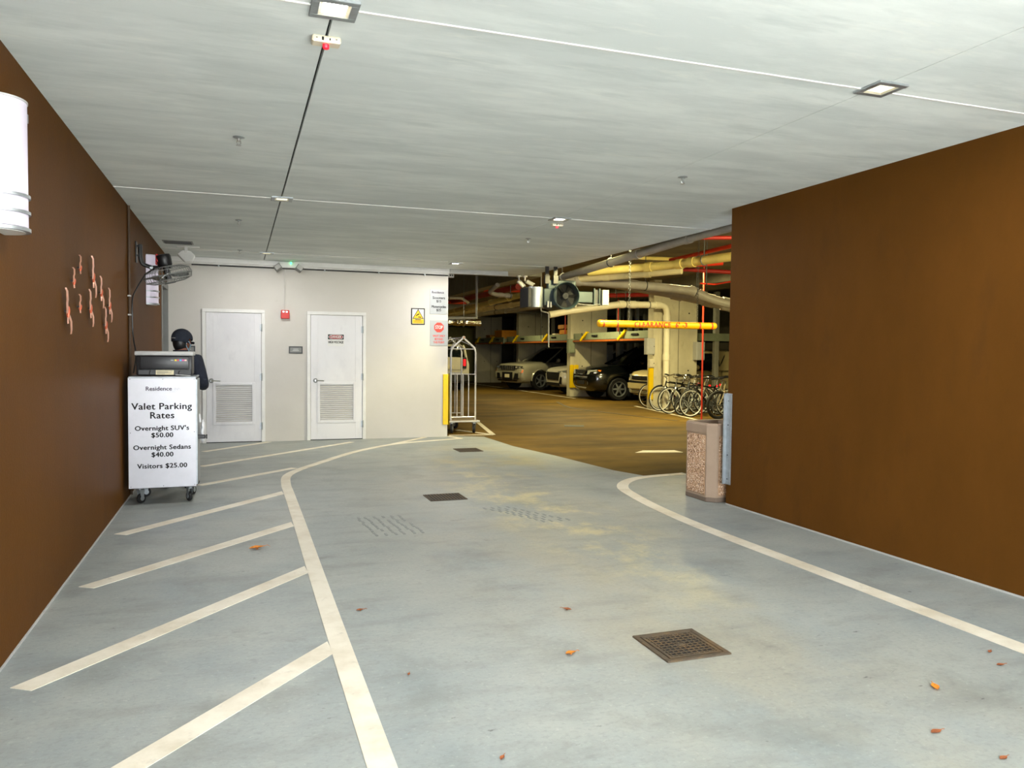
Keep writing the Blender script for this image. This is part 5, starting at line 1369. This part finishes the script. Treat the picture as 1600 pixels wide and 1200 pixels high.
pipe('drain_pipe', 'cream drain pipe just below the bright one', [(6.0, 13.6, 2.90), (6.55, 13.0, 2.92), (7.36, 12.0, 2.97)], .065, M['pvc_cream'], collars=((0, .8), (1, .5)))
pipe('drain_pipe', 'cream pipe with an elbow dropping down the concrete column', [(7.4, 18.3, 2.46), (7.88, 18.3, 2.56), (9.42, 18.3, 2.785), (10.80, 18.3, 2.80), (10.80, 18.3, .02)], .088, M['pvc_pale'], collars=((2, .0), (2, .25), (2, .8), (3, .12), (3, .5)), hangers=((2, .1), (2, .6)), bend=.22)
pipe('sprinkler_pipe', 'bright red pipe high under the ceiling beside the cream pipe', [(6.0, 13.2, 3.02), (6.6, 13.0, 3.07), (7.7, 12.5, 3.14), (8.4, 12.3, 3.20)], .060, M['pipe_red'], collars=((1, .3),))
pipe('conduit', 'bright yellow flat strut above the red pipe', [(7.3, 14.0, 3.42), (8.96, 14.0, 3.45)], .035, M['pvc_yellow'], n=8, cat='pipe')
pipe('sprinkler_pipe', 'orange red pipe at the upper right, near the brown wall', [(7.25, 12.2, 3.17), (7.23, 11.5, 3.17), (7.16, 9.6, 3.18)], .035, M['pipe_red'])
pipe('sprinkler_pipe', 'dark red pipe just under the slab, top right', [(6.6, 10.6, 3.31), (7.5, 10.2, 3.31)], .030, M['pipe_dark_red'])
pipe('sprinkler_pipe', 'dark red pipe under the cream pipes on the right', [(8.0, 13.8, 3.22), (9.4, 12.8, 3.08)], .040, M['pipe_dark_red'])
pipe('sprinkler_pipe', 'thin orange sprinkler branch pipe above the elbow', [(7.74, 12.0, 2.76), (8.06, 12.0, 2.755), (8.12, 11.5, 2.78)], .014, M['pipe_red'], n=8, hangers=((0, .4),))
pipe('sprinkler_pipe', 'thick red main pipe behind the grey control boxes', [(8.6, 19.05, 3.02), (10.70, 19.05, 3.13)], .060, M['pipe_dark_red'], hangers=((0, .5),))
pipe('sprinkler_pipe', 'thin red standpipe in front of the gold car', [(9.77, 15.0, 3.49), (9.78, 15.0, 0)], .020, M['pipe_red'], n=8)
pipe('sprinkler_pipe', 'thin red drop pipe left of the white strip over the black SUV', [(11.23, 22.0, 3.49), (11.25, 22.0, 2.19)], .018, M['pipe_red'], n=8)
pipe('sprinkler_pipe', 'thin red drop pipe beside the carton stack', [(10.85, 25.3, 3.49), (10.85, 25.3, 1.95)], .020, M['pipe_red'], n=8)
pipe('sprinkler_pipe', 'bright red cross pipe left of the round fan', [(6.2, 20.0, 3.17), (8.2, 20.0, 3.19)], .045, M['pipe_red'], hangers=((0, .3), (0, .8)))
pipe('sprinkler_pipe', 'orange red pipe close behind the white wall corner', [(5.3, 22.0, 2.94), (6.3, 22.0, 2.95)], .055, M['pipe_red'])
pipe('sprinkler_pipe', 'dark red slanting main pipe left of the fan', [(5.86, 22.0, 2.97), (5.90, 18.6, 2.96), (6.1, 17.0, 3.02)], .075, M['pipe_dark_red'])
pipe('drain_pipe', 'yellow drain pipe running away left of the round fan', [(6.02, 25.0, 2.68), (6.0, 22.87, 2.71), (6.0, 19.13, 2.745), (6.0, 15.6, 2.81)], .066, M['pvc_yellow'], collars=((1, .2), (2, .1), (2, .5)), hangers=((1, .5), (2, .8)))
pipe('drain_pipe', 'dull cream pipe under the yellow one on the left', [(6.3, 25.0, 2.66), (6.3, 22.0, 2.665), (6.3, 16.4, 2.655), (6.9, 15.9, 2.65)], .060, M['pvc_cream'], collars=((1, .3), (1, .7)), bend=.12, hangers=((1, .5),))
pipe('drain_pipe', 'second dull pipe beside the cream one on the left', [(6.62, 25.0, 2.60), (6.62, 17.0, 2.58), (7.2, 16.2, 2.58)], .055, M['pvc_gray'], collars=((0, .4), (0, .7)), bend=.12, hangers=((0, .6),))
pipe('drain_pipe', 'short grey trap pipe above the yellow pipe', [(5.40, 16.4, 2.99), (5.36, 16.9, 2.86), (5.55, 17.0, 2.82), (5.95, 17.0, 2.80)], .050, M['pvc_gray'], collars=((2, .3), (2, .7)), hangers=((2, .9),))
pipe('drain_pipe', 'small cream elbow over the far end of the yellow pipe', [(5.20, 20.0, 2.92), (5.60, 20.0, 2.92), (5.78, 20.0, 2.80)], .035, M['pvc_cream'], hangers=((0, .1),))
pipe('conduit', 'thin light conduit dropping below the silver fan duct', [(6.08, 15.5, 3.49), (6.08, 15.5, 2.39), (6.26, 15.5, 2.35), (6.27, 15.5, 1.62)], .014, M['ltgray'], n=8)
pipe('conduit', 'grey square rail above the foil wrapped duct', [(4.60, 18.0, 2.30), (5.40, 18.0, 2.32), (5.40, 18.0, 3.49)], .035, M['ltgray'], n=4, bend=0)
pipe('pipe', 'black vertical line hanging in front of the far column', [(8.25, 21.0, 3.49), (8.25, 21.0, 1.9)], .010, M['black'], n=6, cat='cable')
t = thing('foil_duct', 'crumpled foil wrapped duct behind the luggage cart', 'duct', (5.5, 19.0, 2.26))
mb = MB()
rings = []
for k in range(20):
    x = 4.85 + .95 * k / 19
    rings.append([(x + random.uniform(-.01, .01), 19.0 + (.11 + random.uniform(-.018, .018)) * math.cos(a), 2.25 + (.085 + random.uniform(-.02, .02)) * math.sin(a)) for a in (2 * PI * j / 14 for j in range(14))])
mb.loft(rings).build('duct', M['foil'], t, smooth=15)
for x in (4.9, 5.36): MB().torus((x, 19.0, 2.25), .118, .008, (1, 0, 0), 18, 5).cyl((x, 19, 2.36), (x, 19, 3.5), .006, n=5).build('strap', M['galv'], t)

# round jet fan
t = thing('jet_fan', 'round blue green jet fan with square housing under the garage ceiling', 'fan', (5.25, 12.1, 3.5))
ax = Vector((-.05, -1.0, 0)).normalized()
fc = Vector((5.16, 12.0, 2.455))
q = Vector((0, 0, 1)).rotation_difference(ax).to_matrix().to_4x4()
FMx = Matrix.Translation(fc) @ q
MB().lathe([(.205, -.18), (.215, -.02), (.232, .015), (.222, .02), (.20, -.02), (.19, -.18)], 40, FMx).build('round_inlet', M['fan_green'], t)
MB().lathe([(0, -.10), (.20, -.10), (.20, -.12), (0, -.12)], 32, FMx).build('inlet_mesh', M['void'], t)
gd = MB()
for k in range(1, 11): gd.torus(FMx @ Vector((0, 0, .004)), .0195 * k, .0016, ax, 32, 4)
for k in range(8): gd.cyl(FMx @ Vector((0, 0, .004)), FMx @ Vector((.2 * math.cos(PI * k / 4), .2 * math.sin(PI * k / 4), .004)), .0022, n=4)
gd.build('wire_guard', M['black'], t)
MB().lathe([(0, -.03), (.05, -.035), (.07, -.08), (.07, -.10), (0, -.10)], 20, FMx).build('motor_hub', M['darkgray'], t)
for k in range(6):
    MB().prism([(.06, -.02), (.19, -.045), (.195, .03), (.06, .02)], .006, FMx @ Matrix.Translation((0, 0, -.085)) @ Matrix.Rotation(2 * PI * k / 6, 4, 'Z') @ Matrix.Rotation(.5, 4, 'X')).build('blade', M['black'], t, smooth=0)
R2 = Matrix.Translation(fc) @ Matrix.Rotation(-.05, 4, 'Z')
MB().box((-.27, .15, -.10), (.23, .26, .27), .012, mtx=R2).build('square_flange', M['fan_green'], t, smooth=0)
MB().cyl(fc - ax * .16, fc - ax * .75, .215, n=32).build('casing', M['fan_green'], t)
MB().box((.24, .10, -.10), (.52, .30, .09), .01, mtx=R2).build('side_box', M['fan_green'], t, smooth=0)
for dx in (.545, .64): MB().box((dx, .12, -.14), (dx + .028, .17, .15), .003, mtx=R2).build('bracket_rail', M['fan_green'], t, smooth=0)
MB().box((.57, .16, -.13), (.65, .18, .13), mtx=R2).build('bracket_plate', M['darkgray'], t, smooth=0)
MB().box((.68, .06, -.135), (.80, .16, .125), .006, mtx=R2).build('control_box', M['ltgray'], t, smooth=0)
MB().tube([R2 @ Vector(p) for p in ((.24, .1, -.12), (.36, .08, -.135), (.50, .08, -.14), (.60, .1, -.12), (.66, .1, -.125))], .008, 6).build('cable', M['gray'], t)
for dx in (-.30, -.15):
    MB().box((dx - .045, .10, .20), (dx + .045, .16, .34), .004, mtx=R2).box((dx - .03, .115, .33), (dx + .03, .145, 1.04), mtx=R2).build('hanger_strap', M['black'], t, smooth=0)
hood = MB()
hm = R2 @ Matrix.Translation((.10, 0, -.045))
hood.prism([(-.72 + .13 * math.cos(a), .16 + .16 * math.sin(a)) for a in (PI + PI * k / 14 for k in range(15))] + [(-.59, .42), (-.85, .42)], .335, hm @ Matrix.Translation((.12, 0, -.155)))
hood.build('silencer', M['galv'], t)
MB().box((-.78, -.04, -.16), (-.725, .42, .165), .004, mtx=hm).build('silencer_end', M['black'], t, smooth=0)
MB().box((-.47, .06, -.12), (-.24, .30, .16), .01, mtx=hm).build('duct_neck', M['fan_green'], t, smooth=0)
MB().box((-.42, .03, -.155), (-.39, .06, -.05), .003, mtx=hm).box((-.37, .03, -.155), (-.345, .06, -.06), .003, mtx=hm).build('clip_pair', M['ltgray'], t, smooth=0)

# clearance bar on chains
t = thing('clearance_bar', 'yellow hanging clearance bar with red bands and lettering', 'clearance bar', (6.3, 11.0, 1.96))
bz, by = 1.965, 11.0
bx0, bx1 = 5.262, 7.415
mb = MB()
mb.cyl((bx0 + .03, by, bz), (bx1 - .03, by, bz), .056, n=24)
mb.sph((bx0 + .035, by, bz), (.04, .056, .056), 16, 10).sph((bx1 - .035, by, bz), (.04, .056, .056), 16, 10)
mb.build('bar', M['bar_yellow'], t)
for x in (bx0 + .09, bx0 + .33, bx1 - .33, bx1 - .10): MB().cyl((x - .013, by, bz), (x + .013, by, bz), .0575, n=24).build('red_band', M['sign_red'], t)
text("CLEARANCE  6' -3", .108, M['letter_red'], t, ((bx0 + bx1) / 2 + .02, by - .0575, bz), FACE, bold=.0022, sx=.98, spacing=1.15, depth=.003)
for x in (bx0 + .55, bx1 - .36):
    ch_ = MB()
    k = 0; z = bz + .05
    while z < 3.48:
        ch_.torus((x, by, z + .02), .016, .0035, ((1, 0, 0) if k % 2 else (0, 1, 0)), 10, 4)
        z += .030; k += 1
    ch_.build('chain', M['darkgray'], t)
    MB().cyl((x, by, 3.47), (x, by, 3.5), .03, n=10).build('anchor', M['darkgray'], t)

# security cameras on the slab corner and small white box
for (cx, cy, cz, yaw, lb) in ((4.985, 13.86, H - .02, .45, 'left of the two white security cameras at the slab corner'), (5.085, 13.80, H - .02, -.75, 'right of the two white security cameras at the slab corner')):
    t = thing('security_camera', lb, 'camera', (cx, cy, H))
    MB().cyl((cx, cy, H), (cx, cy, H - .025), .045, n=18).build('base', M['white'], t)
    MB().tube([(cx, cy, H - .02), (cx, cy, H - .09), (cx + .015 * (1 if yaw > 0 else 2), cy - .02, H - .11)], .016, 8).build('arm', M['white'], t)
    mm = Matrix.Translation((cx + (.02 if yaw > 0 else .05), cy - .03, H - .145)) @ Matrix.Rotation(-yaw * .9 - .3, 4, 'Z') @ Matrix.Rotation(-.75 if yaw < 0 else -.5, 4, 'Y' if yaw < 0 else 'X')
    if yaw < 0: mm = Matrix.Translation((cx + .075, cy - .05, H - .14)) @ Matrix.Rotation(.42, 4, 'Y') @ Matrix.Rotation(.1, 4, 'Z')
    else: mm = Matrix.Translation((cx + .02, cy - .05, H - .15)) @ Matrix.Rotation(.75, 4, 'Y')
    MB().cyl(mm @ Vector((-.075, 0, 0)), mm @ Vector((.075, 0, 0)), .034, n=18).build('camera_body', M['white'], t)
    MB().box((-.07, -.036, .018), (.10, .036, .038), .01, mtx=mm).build('sun_shield', M['white'], t)
    MB().cyl(mm @ Vector((.072, 0, 0)), mm @ Vector((.080, 0, 0)), .026, n=16).build('lens', M['black'], t)
t = thing('sensor_box', 'small white box with black marks under the slab by the wall corner', 'sensor', (3.72, 14.0, 2.90))
MB().box((3.675, 14.055, 2.875), (3.775, 14.11, 2.955), .005).build('housing', M['white'], t)
for dx in (-.02, .02): MB().box((3.725 + dx - .012, 14.049, 2.905), (3.725 + dx + .010, 14.056, 2.93)).build('window', M['black'], t, smooth=0)

# ================================================================ LUGGAGE CART
t = thing('luggage_cart', 'chrome birdcage luggage cart behind the white wall corner', 'luggage cart', (3.90, 14.3, 0))
lx0, lx1, ly0, ly1 = 3.665, 4.135, 13.82, 14.78
MB().box((lx0 - .05, ly0 - .06, .205), (lx1 + .06, ly1 + .06, .235), .01).build('deck', M['galv'], t, smooth=0)
MB().box((lx0 - .02, ly0 - .03, .235), (lx1 + .03, ly1 + .03, .245), .004).build('deck_mat', mat('brown_deck_carpet', (120, 104, 80), .95, var=.2, scale=40), t, smooth=0)
MB().tube([(lx0 - .05, ly0 - .06, .222), (lx1 + .06, ly0 - .06, .222), (lx1 + .06, ly1 + .06, .222), (lx0 - .05, ly1 + .06, .222)], .017, 8, closed=True).build('bumper', M['ltgray'], t)
mxx = (lx0 + lx1) / 2
for y in (ly0, ly1):
    MB().tube([(lx1, y, .24), (lx1, y, 1.56), (mxx, y + .0, 1.76)], .019, 10, bend=.09).build('post', M['cart_steel'], t)
    MB().tube([(lx0, y, .24), (lx0, y, 1.56), (mxx, y + .0, 1.76)], .019, 10, bend=.09).build('post', M['cart_steel'], t)
    for z in (1.555, 1.09, .30): MB().tube([(lx0, y, z), (lx1, y, z)], .010, 8).build('rail', M['cart_steel'], t)
    for x in (lx0 + .12, mxx, lx1 - .13): MB().tube([(x, y, .30), (x, y, 1.09)], .010, 8).build('bar', M['cart_steel'], t)
    MB().sph((mxx, y - .01, 1.765), .030, 14, 10).build('finial', M['cream'], t)
    MB().cyl((mxx, y - .035, 1.765), (mxx, y - .041, 1.765), .010, n=10).build('finial_cap', M['red'], t)
for x in (lx0, lx1):
    MB().tube([(x, ly0, 1.555), (x, ly1, 1.555)], .010, 8).build('rail', M['cart_steel'], t)
MB().tube([(mxx, ly0, 1.762), (mxx, ly1, 1.762)], .014, 8).build('hanging_rail', M['cart_steel'], t)
MB().tube([(lx0, ly0, 1.58), (mxx, (ly0 + ly1) / 2, 1.755), (lx1, ly1, 1.58)], .009, 8).tube([(lx0, ly1, 1.58), (mxx, (ly0 + ly1) / 2, 1.75), (lx1, ly0, 1.58)], .009, 8).build('cross_brace', M['cart_steel'], t)
for (x, y, rz) in ((lx1 - .02, ly0 + .0, 1.45), (lx0 + .02, ly0, 1.2), (lx1 - .14, ly1 - .1, 1.9), (lx0 + .04, ly1 - .1, 1.5)):
    caster(t, x, y, .205, .088, rz, .042)
